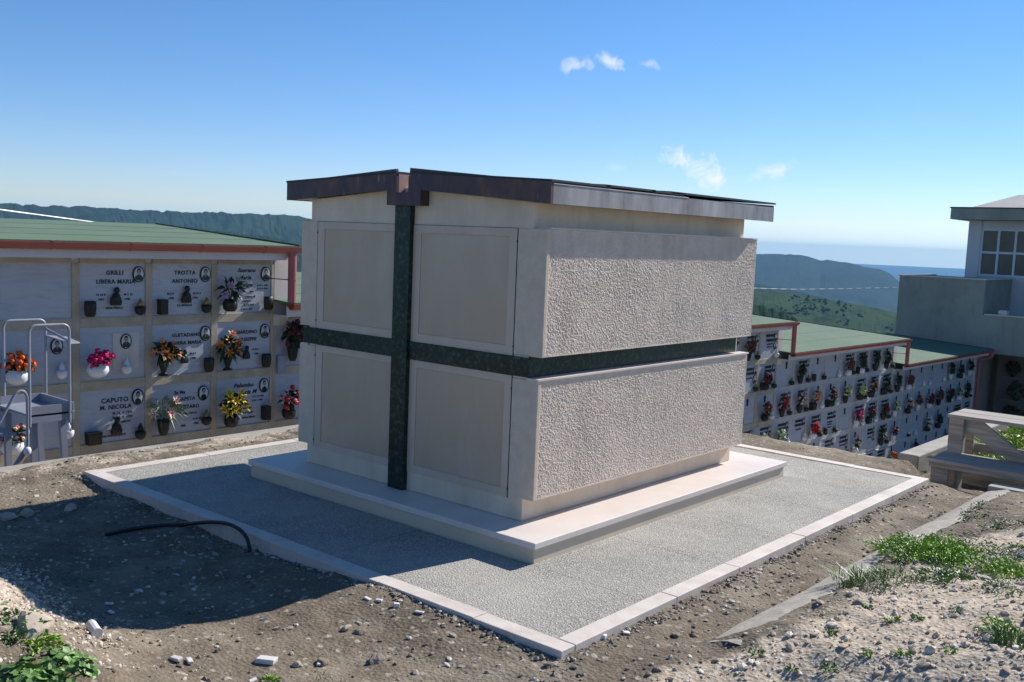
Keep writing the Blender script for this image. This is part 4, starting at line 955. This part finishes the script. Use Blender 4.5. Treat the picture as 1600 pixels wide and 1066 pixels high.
FAR = '2:14:rb 3:15:dr 4:15:rb 5:14:dg 5:15:gw 3:17:dg 3:20:rb 3:21:tg 3:22:tg 3:23:dg 4:16:rg 4:17:pw 4:18:sa 4:19:gr 4:20:py 4:21:pg 4:22:pe 4:23:dg 5:16:gw 5:18:re 5:21:ma 5:22:pi 5:23:dr 6:18:pk 6:21:gr 6:23:dg 7:19:pk 4:24:dg 4:25:rb 4:29:tg 4:30:dg 4:31:dg 5:24:gw 5:25:pw 5:26:gr 5:27:dr 5:28:rb 5:29:dr 5:30:gw 5:31:dg 6:24:pi 6:27:wh 6:28:dg 6:30:dg 7:24:or 7:26:dg 7:29:dg 8:25:pk'
for q in FAR.split():
    r, c, k = q.split(':'); r = int(r); c = int(c); nm, lf, fl, sz = KINDS[k]; si = [i for i, t in enumerate(SECT) if t[1] <= c < t[2]][0]
    bouquet(r, c, random.uniform(-.20, -.10), -.245, f'{nm} bouquet, {ORD[r-SECT[si][3]]} row, {NUM[c-SECT[si][1]]} column of the {WNAME[si]}', random.choice(('cone', 'squat')), random.choice(('bronze', 'bronze', 'white_ceramic')), lf, fl, sz, 55 if fl else 130, False, r*40+c, (.10, .026) if fl else (.10, .022), .02)
# ------------------------------------------------------------------ stepped path in front of the walls
pm = MB()
pm.box(-8, -4.61, -9, 3.6, -1.6, -1.32)
pm.box(-8, -4.3, 3.601, 9.6, -3, -2.0); pm.box(-8, -4.0, 9.601, 15.6, -4, -2.7); pm.box(-8, -2.2, 15.601, 21.6, -5, -3.95); pm.box(-8, 2, 21.601, 32, -6, -4.7)
structure(obj('path', pm, 'concrete'))
# ------------------------------------------------------------------ rolling ladder
LO = (-5.6, .4, -1.32)
lad = thing('platform_ladder', 'grey metal platform ladder with bent tube handrails in front of the burial wall', 'ladder', LO)
def lp(name, mb, mat='ladder', parent=None, smooth=False, bevel=0): return obj(name, mb, mat, parent or lad, LO, bevel, smooth)
def urail(x, y0, y1, zb, zt, rad=.055, r=.0112, zb2=None):
    P = [(x, y0, zb)]
    for k in range(7): a = math.pi-k*math.pi/12; P.append((x, y0+rad+rad*math.cos(a), zt-rad+rad*math.sin(a)))
    for k in range(7): a = math.pi/2-k*math.pi/12; P.append((x, y1-rad+rad*math.cos(a), zt-rad+rad*math.sin(a)))
    P.append((x, y1, zb2 if zb2 is not None else zb)); return MB().tube(P, r, 10)
NX, FX = -5.33, -5.92
lp('guard_rail', urail(FX, .305, .640, .13, .822)); lp('guard_rail', urail(NX, .245, .555, .06, .838))
plat = MB().box(FX, NX, .25, .60, .135, .150)
po = lp('platform', plat)
lp('kick_plate', MB().box(NX-.012, NX, .25, .575, .085, .215).box(FX, FX+.012, .27, .64, .085, .215).box(FX+.013, NX-.013, .588, .60, .085, .215), 'ladder', po)
lp('leg', MB().box(NX-.085, NX-.045, .28, .325, -1.32, .085)); lp('leg', MB().prism_x([(.50, .085), (.545, .085), (.63, -1.32), (.585, -1.32)], NX-.085, NX-.045))
lp('leg', MB().box(FX+.045, FX+.085, .28, .325, -1.32, .085)); lp('leg', MB().prism_x([(.52, .085), (.565, .085), (.65, -1.32), (.605, -1.32)], FX+.045, FX+.085))
# stair rail that drops to the left, with a white end cap
hr = MB().tube(smooth_path([(NX, -.28, -.38), (NX, -.02, .05), (NX, .10, .26), (NX, .145, .33), (NX, .19, .345), (NX, .222, .31), (NX, .228, .23), (NX, .228, -.10)], 6), .0112, 10)
lp('hand_rail', hr); lp('hand_rail', MB().tube(smooth_path([(FX, -.28, -.38), (FX, -.02, .05), (FX, .10, .26), (FX, .145, .33), (FX, .19, .345), (FX, .222, .31), (FX, .228, .13)], 6), .0112, 10))
lp('end_cap', MB().lathe([(.012, 0), (.026, .012), (.030, .032), (.026, .055), (.010, .066)], 12, (NX, .224, -.155)), 'white_ceramic', None, True)
for s in (NX-.03, FX+.0): lp('side_rail', MB().prism_x([(.215, -.10), (.25, -.10), (-.62, -1.32), (-.66, -1.32)], s, s+.028))
for i in range(6):
    y = .10-i*.17; z = .02-i*.235; lp('tread', MB().box(FX+.03, NX-.032, y-.10, y+.06, z-.018, z).box(FX+.03, NX-.032, y-.10, y-.09, z-.045, z-.0185))
tt = MB(); q = [(FX, .64, .684), (NX, .56, .684), (NX-.12, .70, .668), (FX+.02, .80, .668)]; tt.v = q+[(x, y, z+.009) for x, y, z in q]
tt.f = [(3, 2, 1, 0), (4, 5, 6, 7)]+[(k, (k+1) % 4, 4+(k+1) % 4, 4+k) for k in range(4)]
lp('tool_tray', tt); lp('tray_rail', MB().tube([(FX+.02, .64, .745), (NX-.05, .575, .70)], .011, 8))

# ------------------------------------------------------------------ two-tier wooden steps
WO = (.9, 5.1, -.22)
ws = thing('wooden_steps', 'rough two tier step of weathered grey planks beside the paving', 'wooden steps', WO)
def wp(name, mb, bevel=.003): return obj(name, mb, 'wood', ws, WO, bevel)
XE = 2.3
wp('lower_board', MB().box(-.105, XE, 4.745, 4.96, .068, .094)); wp('lower_board', MB().box(-.112, XE, 4.965, 5.165, .067, .0945))
wp('upper_board', MB().box(-.10, XE, 5.105, 5.31, .372, .400)); wp('upper_board', MB().box(-.095, XE, 5.315, 5.515, .373, .401))
wp('board_edge', MB().box(-.10, XE, 4.7455, 4.77, .032, .0675)); wp('base_plank', MB().box(-.128, XE, 4.77, 4.795, -.235, -.135)); wp('base_plank', MB().box(-.06, XE, 5.46, 5.485, -.235, -.095))
wp('post', MB().box(-.098, .030, 4.797, 4.822, -.135, .0665)); wp('post', MB().box(-.098, -.073, 4.823, 4.96, -.22, .0665))
wp('post', MB().box(-.09, .02, 5.13, 5.158, -.22, .3715)); wp('post', MB().box(.06, .085, 4.86, 4.98, -.22, .0665)); wp('post', MB().box(-.03, -.005, 5.16, 5.30, -.22, .3715)); wp('post', MB().box(-.09, .02, 5.462-.03, 5.459, -.095, .3715))
wp('cross_brace', MB().prism_y([(.0, .371), (.0, .30), (.85, -.20), (.97, -.20), (.14, .371)], 5.17, 5.195))
wp('rear_plank', MB().box(-.04, .42, 5.487, 5.51, .06, .135))
wp('post', MB().box(1.9, 2.0, 5.13, 5.158, -.22, .3715)); wp('post', MB().box(1.9, 2.0, 4.797, 4.822, -.22, .0665))
# low concrete stair wall behind
o = obj('stair_wall', MB().prism_x([(7.5, -.45), (11, -.47), (11, -4), (7.5, -4)], -1.27, -1.06), 'concrete', bevel=.015); tag(o, 'low grey concrete wall running back behind the wooden steps', 'low wall')

# ------------------------------------------------------------------ grey building
BO = (-5, 30, -1.2)
bl = thing('grey_building', 'grey rendered building with a glazed upper room at the end of the burial walls', 'building', BO)
def bp(name, mb, mat, parent=None, bevel=0): return obj(name, mb, mat, parent or bl, BO, bevel)
bp('terrace_block', MB().box(-8.78, -6.27, 28.48, 31.4, -4.2, .93), 'concrete_shell'); bp('coping', MB().box(-8.81, -6.22, 28.44, 28.66, .931, .965).box(-8.81, -8.6, 28.661, 31.4, .931, .965).box(-6.44, -6.22, 28.661, 31.4, .931, .965), 'coping')
bp('parapet', MB().box(-6.269, 4, 28.485, 28.66, -1.22, -.095), 'concrete_shell'); bp('coping', MB().box(-6.2185, 4, 28.45, 28.70, -.094, -.062), 'coping')
bp('terrace_floor', MB().box(-6.268, 4, 28.661, 31.4, -1.22, -1.05), 'concrete_shell')
bp('pier', MB().box(-5.9, -5.66, 28.72, 28.95, -1.04, .06), 'coping')
tw = bp('upper_room', MB().box(-7.72, -7.33, 31.40, 38, -1.22, 2.77).box(-7.329, 4, 31.46, 38, -1.22, .99).box(-7.329, 4, 31.46, 38, 2.52, 2.769).box(-7.329, 4, 31.75, 38, .991, 2.519), 'tower_plaster')
wf = MB(); X0 = -7.328
wf.box(X0, X0+.07, 31.43, 31.52, .991, 2.519)
for i in range(22): x = X0+.07+i*.505; wf.box(x+.435, x+.505, 31.432, 31.52, 1.06, 2.45)
wf.box(X0+.0705, 4, 31.431, 31.52, .991, 1.059); wf.box(X0+.0705, 4, 31.431, 31.52, 2.451, 2.519); wf.box(X0+.0705, 4, 31.436, 31.515, 1.72, 1.79)
win = bp('window', wf, 'win_frame')
for i in range(22):
    x = X0+.07+i*.505
    for z0, z1 in ((1.0605, 1.719), (1.7905, 2.4495)): obj('pane', MB().box(x+.001, x+.434, 31.462, 31.475, z0, z1), 'glass', win, BO)
rfb = bp('roof_slab', MB().box(-8.12, 4, 30.75, 39, 2.775, 3.13), 'concrete_shell'); obj('roof_edge', MB().box(-8.15, 4, 30.72, 39.03, 3.131, 3.165), 'roof_dark', rfb, BO)
m = MB(); n = len(m.v); m.v += [(-7.55, 30.9, 3.166), (4, 30.9, 3.166), (4, 38.9, 3.166), (-7.55, 38.9, 3.166), (-6.6, 32.6, 3.66), (4, 32.6, 3.66), (4, 37, 3.66), (-6.6, 37, 3.66)]
m.f += [(0, 1, 5, 4), (1, 2, 6, 5), (2, 3, 7, 6), (3, 0, 4, 7), (4, 5, 6, 7), (0, 3, 2, 1)]; obj('roof_cap', m, 'tile_top', rfb, BO)
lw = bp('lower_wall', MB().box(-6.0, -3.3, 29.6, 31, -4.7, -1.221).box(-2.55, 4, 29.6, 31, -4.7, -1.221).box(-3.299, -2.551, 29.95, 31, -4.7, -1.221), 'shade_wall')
bp('doorway', MB().box(-3.298, -2.552, 29.90, 29.94, -4.7, -1.3), 'dark')
sh = MB()
for z in (-1.95, -2.65, -3.35): sh.box(-5.95, -3.5, 29.48, 29.599, z-.05, z)
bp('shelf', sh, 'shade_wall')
# flowers on the shaded shelves
def pot(x, y, z, label, mats, s, seed):
    rs = random.Random(seed); root = thing('flower_pot', label, 'flowers', (x, y, z), 0, 'shaded flowers under the grey building')
    obj('pot', MB().lathe([(.05, 0), (.08, .1), (.075, .12)], 10), 'bronze', root, smooth=True); lm = MB()
    for i in range(110):
        d = Vector((rs.gauss(0, 1), rs.gauss(0, 1), rs.gauss(.3, 1))).normalized(); b = Vector((0, 0, .12+s*.8))+d*s*rs.uniform(.2, .8); leaf_into(lm, b, d, .13, .035, rs)
    obj('leaves', lm, 'leaf', root)
    fm = MB()
    for i in range(10):
        d = Vector((rs.gauss(0, 1), -abs(rs.gauss(0, 1)), rs.gauss(.3, 1))).normalized(); bloom_into(fm, Vector((0, 0, .12+s*.8))+d*s, d, .05, 'rose', rs)
    obj('blossoms', fm, mats, root)
for i, (x, z, lab, mt, s) in enumerate(((-5.55, -1.95, 'dark flowers on the top shelf under the building, beside the downpipe', 'burgundy', .2), (-4.9, -1.95, 'leafy dark plant on the top shelf under the building', 'leaf', .24), (-5.4, -2.65, 'round dark bunch on the middle shelf under the building', 'burgundy', .26), (-4.6, -2.65, 'low dark bunch on the middle shelf, nearer the dark doorway', 'leaf', .2), (-5.5, -3.35, 'dark bunch on the bottom shelf under the building by the downpipe', 'burgundy', .24), (-4.95, -3.35, 'middle dark bunch on the bottom shelf under the building', 'brown', .26), (-4.3, -3.35, 'large dark bunch on the bottom shelf beside the dark doorway', 'burgundy', .3))):
    pot(x, 29.53, z, lab, mt, s, i)

# ------------------------------------------------------------------ cable
def pd(px, py, D): return tuple(CP+ray(px, py)*D)
cb = smooth_path([pd(-260, 292, 13), pd(0, 328, 16), pd(165, 350, 18), pd(460, 389, 22), pd(800, 430, 26), pd(1180, 450.5, 30.5), pd(1300, 451.5, 32), pd(1408, 449, 33.2)], 10)
tag(obj('cable', MB().tube(cb, .015, 6), 'wire'), 'twisted pale cable sagging across the view to the grey building', 'cable')

# ------------------------------------------------------------------ far land
def hill(name, mat, prof, D, zb, nfront=26, rough=.0007, label=None, steep=.45, x0=-900, x1=2500, step=4, seed=0, back=.25):
    xs = np.arange(x0, x1, step); ys = np.interp(xs, [p[0] for p in prof], [p[1] for p in prof])
    dirs = np.array([ray(x, y) for x, y in zip(xs, ys)]); hl = np.hypot(dirs[:, 0], dirs[:, 1]); dirs /= hl[:, None]
    top = CP[2]+D*dirs[:, 2]
    rows = []
    for i in range(nfront+5):
        if i < nfront:
            t = i/(nfront-1); dist = D*(1-steep*(1-t)); z = zb+(top-zb)*(t**.85)
        else:
            t = (i-nfront+1)/5; dist = D*(1+back*t); z = top-(top-zb)*t*t
        X = CP[0]+dirs[:, 0]*dist; Y = CP[1]+dirs[:, 1]*dist
        k = math.sin(math.pi*min(1, i/(nfront-1))) if i < nfront else .3
        z = z+D*.012*k*fbm(X/D*9, Y/D*9, seed, 4)+D*rough*fbm(X/D*260, Y/D*260, seed+5, 2)
        rows.append(np.stack([X, Y, z], -1))
    V = np.stack(rows, 1).reshape(-1, 3); F = gridfaces(len(xs), nfront+5)
    o = structure(npmesh(name, V, F[:, ::-1], mat, False)); return o, V, (len(xs), nfront+5)
hill('hill', 'forest', [(-900, 330), (-300, 318), (0, 318), (30, 319), (60, 321.5), (130, 323), (200, 327), (240, 330), (290, 331), (360, 333), (420, 335), (445, 336), (470, 339), (520, 349), (600, 362), (720, 385), (900, 430), (1100, 500), (2500, 560)], 2700, -330, 30, .0016, seed=3)
hill('hill', 'forest', [(-900, 350), (0, 352), (150, 350), (300, 356), (420, 370), (470, 384), (560, 402), (700, 440), (900, 500), (2500, 620)], 1700, -260, 24, .0016, seed=8)
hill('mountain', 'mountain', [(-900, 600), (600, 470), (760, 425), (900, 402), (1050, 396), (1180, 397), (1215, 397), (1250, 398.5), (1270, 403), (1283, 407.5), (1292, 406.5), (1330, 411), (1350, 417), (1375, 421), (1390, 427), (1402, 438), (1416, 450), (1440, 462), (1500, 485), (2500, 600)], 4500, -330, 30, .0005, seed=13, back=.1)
hill('hill', 'forest', [(-900, 640), (700, 450), (1000, 440), (1180, 443), (1230, 452), (1290, 466), (1350, 486), (1410, 505), (2500, 700)], 2600, -300, 20, .0006, seed=17)
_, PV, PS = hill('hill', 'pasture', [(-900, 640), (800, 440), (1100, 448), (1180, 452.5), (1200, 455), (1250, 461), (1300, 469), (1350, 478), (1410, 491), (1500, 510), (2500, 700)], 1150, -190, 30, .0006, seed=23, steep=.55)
# shrubs on the pasture: a far-off cover nobody could count
PVg = PV.reshape(PS[0], PS[1], 3); (v1, f1), _ = ico(); SV = []; SF = []
xi0 = int((1120+900)/4); xi1 = int((1480+900)/4); n = 0
for k in range(6500):
    i = random.randint(xi0, xi1-1); j = random.randint(3, 28); d = fbm(i*.09, j*.22, 91, 3)
    low = 1-j/29
    if d+low*.9 < random.uniform(-.05, .85): continue
    q = PVg[i, j]*(1-(t := random.random()))+PVg[i+1, min(j+1, 30)]*t; s = random.uniform(.7, 1.7)*(1.6 if random.random() < .05 else 1)
    SV.append(v1*np.array([s*1.2, s*1.2, s])*RNG.uniform(.7, 1.2, (len(v1), 1))+q+np.array([0, 0, s*.4])); SF.append(np.array(f1)+n*len(v1)); n += 1
tag(npmesh('shrubbery', np.concatenate(SV), np.concatenate(SF), 'forest', False), 'dark shrubs dotted over the green pasture hillside', 'shrubs', kind='stuff')
# dark wood at the foot of the pasture, just above the green roofs
hill('woods', 'forest', [(-900, 640), (900, 462), (1100, 466), (1180, 474), (1210, 485), (1240, 499), (1270, 512), (1400, 560), (2500, 720)], 620, -120, 16, .004, seed=31, steep=.3)
# land sheets
a = np.linspace(0, 2*math.pi, 97); rr_ = np.array([48, 80, 140, 260, 500, 1000, 2000, 4500, 10300]); zz_ = np.array([-8, -16, -34, -70, -140, -240, -330, -420, -452])
P = np.stack([np.stack([rr_*math.cos(q), rr_*math.sin(q), zz_], -1) for q in a], 0).reshape(-1, 3)
structure(npmesh('terrain', P, gridfaces(97, 9), 'land', True))
structure(obj('ground', MB().quadpts([(-48, -48, -8), (48, -48, -8), (48, 60, -8), (-48, 60, -8)]) or (lambda m: (m.quadpts([(-60, -60, -8.1), (60, -60, -8.1), (60, 60, -8.1), (-60, 60, -8.1)]), m)[1])(MB()), 'land'))
ns = 120; P = np.concatenate([[(0, 0, -455)], np.stack([33500*np.cos(np.linspace(0, 2*math.pi, ns, False)), 33500*np.sin(np.linspace(0, 2*math.pi, ns, False)), np.full(ns, -455.)], -1)])
a0, a1 = [math.atan2(ray(x_, 420)[1], ray(x_, 420)[0]) for x_ in (1150, 2600)]; rs0 = np.array([4980., 10450.]); q = np.linspace(a1, a0, 61); P = np.stack([np.stack([rs0*math.cos(t), rs0*math.sin(t), np.full(2, -134.)], -1) for t in q], 0).reshape(-1, 3)
structure(npmesh('sea', P, gridfaces(61, 2), 'sea', False))
# np.array([[0, i+1, (i+1) % ns+1] for i in range(ns)]), 'sea', False))

# ------------------------------------------------------------------ vegetation
def blades(n, rad, hgt, w, seed, bend=.5):
    rs = random.Random(seed); m = MB()
    for i in range(n):
        a = rs.uniform(0, 6.28); r = rad*math.sqrt(rs.random()); b = Vector((math.cos(a)*r, math.sin(a)*r, -.01)); h = hgt*rs.uniform(.45, 1.1)*(1-.4*r/rad); d = Vector((rs.gauss(0, .5), rs.gauss(0, .5), 0))+b*1.5/max(rad, .01)*.35
        ww = w*rs.uniform(.6, 1.2); s = Vector((-d.y, d.x, 0)).normalized()*ww if d.length > .01 else Vector((ww, 0, 0)); n0 = len(m.v)
        for t, k in ((0, 1), (.45, .95), (.8, .55)): 
            q = b+Vector((0, 0, h*t*(1-.25*bend*t)))+d*h*bend*t*t; m.v += [tuple(q-s*k), tuple(q+s*k)]
        m.v.append(tuple(b+Vector((0, 0, h*(1-.3*bend)))+d*h*bend)); m.f += [(n0, n0+1, n0+3, n0+2), (n0+2, n0+3, n0+5, n0+4), (n0+4, n0+5, n0+6)]
    return m
def herb(n, rad, hgt, l, w, seed):
    rs = random.Random(seed); m = MB(); ks = [(rs.gauss(0, .40)*rad, rs.gauss(0, .40)*rad, rs.uniform(.36, .62)*rad, rs.uniform(.5, 1.15)) for _ in range(8 if n > 120 else 1)]+([(0, 0, rad*.9, .5)]*3 if n > 120 else [])
    for i in range(n):
        kx, ky, kr, kh = rs.choice(ks); a = rs.uniform(0, 6.28); r = kr*math.sqrt(rs.random())*1; b = Vector((kx+math.cos(a)*r, ky+math.sin(a)*r, hgt*kh*rs.uniform(.05, 1)*max(.25, 1-.6*(r/kr)**2))); d = Vector((math.cos(a)*rs.uniform(.2, 1), math.sin(a)*rs.uniform(.2, 1), rs.uniform(-.1, .9)))
        leaf_into(m, b, d, l*rs.uniform(.6, 1.3), w*rs.uniform(.7, 1.3), rs, .25)
    return m
def round_leaves(n, rad, hgt, l, seed):
    """mallow-like weed: lobed, cupped leaves on stalks"""
    rs = random.Random(seed); m = MB()
    for i in range(n):
        a = rs.uniform(0, 6.28); r = rad*math.sqrt(rs.random()); c = Vector((math.cos(a)*r, math.sin(a)*r, hgt*rs.uniform(.35, 1)*(1-.55*(r/rad)**2))); nrm = Vector((math.cos(a)*.5*r/rad+rs.gauss(0, .35), math.sin(a)*.5*r/rad+rs.gauss(0, .35), 1)); mt = rot_to(nrm); s = l*rs.uniform(.5, 1.15); n0 = len(m.v); k = 10
        m.v.append(tuple(c-Vector((0, 0, s*.12))))
        for j in range(k):
            q = 2*math.pi*j/k; rr = s*(.85+.15*math.cos(5*q+rs.random()))*(0.55 if j == 0 else 1); m.v.append(tuple(c+mt@Vector((rr*math.cos(q), rr*math.sin(q), s*.14*math.sin(2.5*q)))))
        m.f += [(n0, n0+1+j, n0+1+(j+1) % k) for j in range(k)]
        if i % 4 == 0: m.tube([(c.x*.3, c.y*.3, 0), tuple(c-Vector((0, 0, s*.12)))], .0022, 4)
    return m
def plant(name, px, py, mb, mat, label, cat, group=None):
    p = gz(px, py); o = obj(name, mb, mat); o.location = (p[0], p[1], p[2]-.004); return tag(o, label, cat, group)
plant('mallow_weed', 78, 1066, round_leaves(140, .14, .11, .026, 1), 'leaf_mid', 'broad leaved green weed at the bottom left corner', 'weed')
plant('mallow_weed', 20, 1082, round_leaves(60, .11, .09, .028, 2), 'leaf_mid', 'broad leaved weed cut by the left bottom corner', 'weed')
plant('green_herb', 60, 1008, herb(150, .07, .04, .028, .006, 3), 'leaf_bright', 'low bright green herb on the bank above the broad leaved weed', 'weed'); plant('green_herb', 12, 1000, herb(110, .07, .04, .028, .006, 4), 'leaf_mid', 'low herb at the left frame edge on the bank', 'weed'); plant('green_herb', 20, 972, herb(140, .09, .06, .03, .006, 33), 'leaf_mid', 'half shaded herb at the left frame edge, below the shadow', 'weed')
plant('green_herb', 105, 1018, herb(60, .05, .03, .025, .006, 5), 'leaf_mid', 'small herb right of the bank boulder', 'weed')
plant('grass_clump', 500, 1066, blades(60, .08, .05, .0016, 6), 'leaf_mid', 'small grass tuft at the bottom edge, right one of two', 'grass'); plant('green_herb', 420, 1066, herb(70, .05, .035, .022, .005, 7), 'leaf_bright', 'small herb at the bottom edge, left one of two', 'weed')
plant('grass_clump', 1440, 866, herb(2600, .26, .07, .030, .005, 8), 'leaf_bright', 'big bright green leafy clump on the right mound', 'weed'); plant('grass_clump', 1395, 858, blades(260, .16, .095, .0024, 9, .9), 'leaf_bright', 'grassy left end of the bright green clump', 'grass')
plant('grass_clump', 1512, 872, herb(1500, .23, .055, .028, .005, 10), 'leaf_bright', 'bright green leafy patch right of the big clump', 'weed'); plant('grass_clump', 1350, 910, blades(230, .15, .14, .0026, 11, .9), 'leaf_mid', 'tall sparse grass overhanging the concrete edging', 'grass'); plant('grass_clump', 1392, 905, blades(170, .14, .11, .0026, 12, .9), 'leaf_mid', 'sparse grass right of the tall tuft on the edging', 'grass')
plant('grass_clump', 1580, 895, herb(900, .17, .05, .028, .005, 13), 'leaf_bright', 'bright green patch at the right frame edge on the mound', 'weed'); plant('grass_clump', 1560, 925, herb(170, .12, .04, .026, .004, 14), 'leaf_mid', 'thin green patch below the bright ones at the right', 'weed')
plant('grass_clump', 1590, 1005, blades(230, .10, .10, .0035, 15), 'leaf_mid', 'broad bladed clump at the right frame edge in the gravel', 'grass'); plant('grass_clump', 1560, 985, herb(140, .08, .05, .03, .005, 16), 'leaf_bright', 'green herb beside the broad bladed clump in the gravel', 'weed')
k = 20
for px, py, n, r in ((1385, 972, 70, .05), (1298, 993, 50, .04), (1345, 945, 40, .035), (1440, 968, 70, .045), (1420, 1030, 60, .04), (1300, 1045, 60, .05), (1190, 1020, 50, .04), (1235, 1047, 35, .03), (1500, 955, 40, .04), (1360, 1025, 40, .03), (1480, 1020, 35, .03)):
    k += 1; plant('green_herb', px, py, herb(n, r, .03, .022, .004, k), random.choice(('leaf_mid', 'leaf_mid', 'leaf_bright')), 'small low green herb growing in the pale gravel of the mound', 'weed', 'small herbs in the gravel mound')
plant('grass_clump', 1465, 880, blades(90, .22, .10, .0018, 51, .9), 'leaf_mid', 'thin blades standing up through the big bright clump', 'grass'); plant('grass_clump', 1525, 885, blades(50, .2, .08, .0016, 52, .9), 'leaf_pale', 'dry pale blades among the right leafy patch', 'grass')
plant('grass_clump', 1375, 915, blades(35, .12, .10, .0016, 53, .9), 'leaf_pale', 'dry pale grass blades beside the tall sparse tuft', 'grass'); plant('green_herb', 1480, 905, herb(320, .13, .045, .034, .006, 55), 'leaf_mid', 'dull green trailing herb below the big bright clump', 'weed')
# sparse ground cover on the far half of the mound
def cover(name, xy, label, mat, l, w, hgt, seed, cat='ground cover'):
    rs = random.Random(seed); m = MB()
    Z = H(xy[:, 0], xy[:, 1])-edge_drop(xy[:, 0], xy[:, 1])
    for (x, y), z in zip(xy, Z):
        for j in range(4): leaf_into(m, (x+rs.gauss(0, w*3), y+rs.gauss(0, w*3), z+rs.uniform(0, hgt)), (rs.gauss(0, 1), rs.gauss(0, 1), rs.uniform(.1, 1.2)), l*rs.uniform(.6, 1.3), w, rs, .2)
    return tag(obj(name, m, mat), label, cat, kind='stuff')
xy = rnd(5200, .5, 2.6, 2.2, 4.45); w = sstep(.05, .45, fbm(xy[:, 0]*2.4, xy[:, 1]*2.4, 81, 3)+.12); xy = xy[RNG.uniform(0, 1, len(xy)) < w*.8]
cover('ground_cover', xy, 'sparse green ground cover on the far half of the mound', 'leaf_mid', .024, .0045, .014, 1)
xy = rnd(900, .36, 2.4, 4.7, 5.8); cover('ground_cover', xy[xy[:, 1] > 5.2], 'green weeds under the wooden steps', 'leaf_bright', .05, .01, .05, 2)
xy = rnd(26000, -.5, 4.0, 5.6, 13.5); w = .5+.6*sstep(-.3, .2, fbm(xy[:, 0]*1.3, xy[:, 1]*1.3, 83, 3)); xy = xy[RNG.uniform(0, 1, len(xy)) < w]
cover('ground_cover', xy, 'sunlit yellow green weeds on the bank behind the wooden steps', 'leaf_yellow', .065, .014, .10, 3)
xy = rnd(1300, -.6, 4, 10, 14); cover('ground_cover', xy, 'taller weeds along the top of the weedy bank', 'leaf_mid', .10, .014, .26, 4)
plant('grass_clump', 1418, 706, blades(120, .16, .2, .003, 41), 'leaf_mid', 'grass tuft growing beside the low concrete wall', 'grass'); plant('grass_clump', 1452, 700, blades(90, .14, .2, .003, 42), 'leaf_yellow', 'dry grass tuft between the low wall and the wooden steps', 'grass')

# ------------------------------------------------------------------ haze
hz = MB().box(-10500, 10500, -10500, 10500, -470, 40)
m = bpy.data.materials.new('air_haze'); m.use_nodes = True; nt = m.node_tree
for n in list(nt.nodes):
    if n.type == 'BSDF_PRINCIPLED': nt.nodes.remove(n)
vol = nt.nodes.new('ShaderNodeVolumePrincipled'); vol.inputs['Color'].default_value = (.37, .67, 1, 1); vol.inputs['Density'].default_value = 9e-5; vol.inputs['Anisotropy'].default_value = 0
L(nt, vol.outputs[0], [n for n in nt.nodes if n.type == 'OUTPUT_MATERIAL'][0].inputs['Volume'])
o = obj('haze', hz, m); tag(o, 'thin blue air between the cemetery and the far hills', 'haze', kind='stuff')
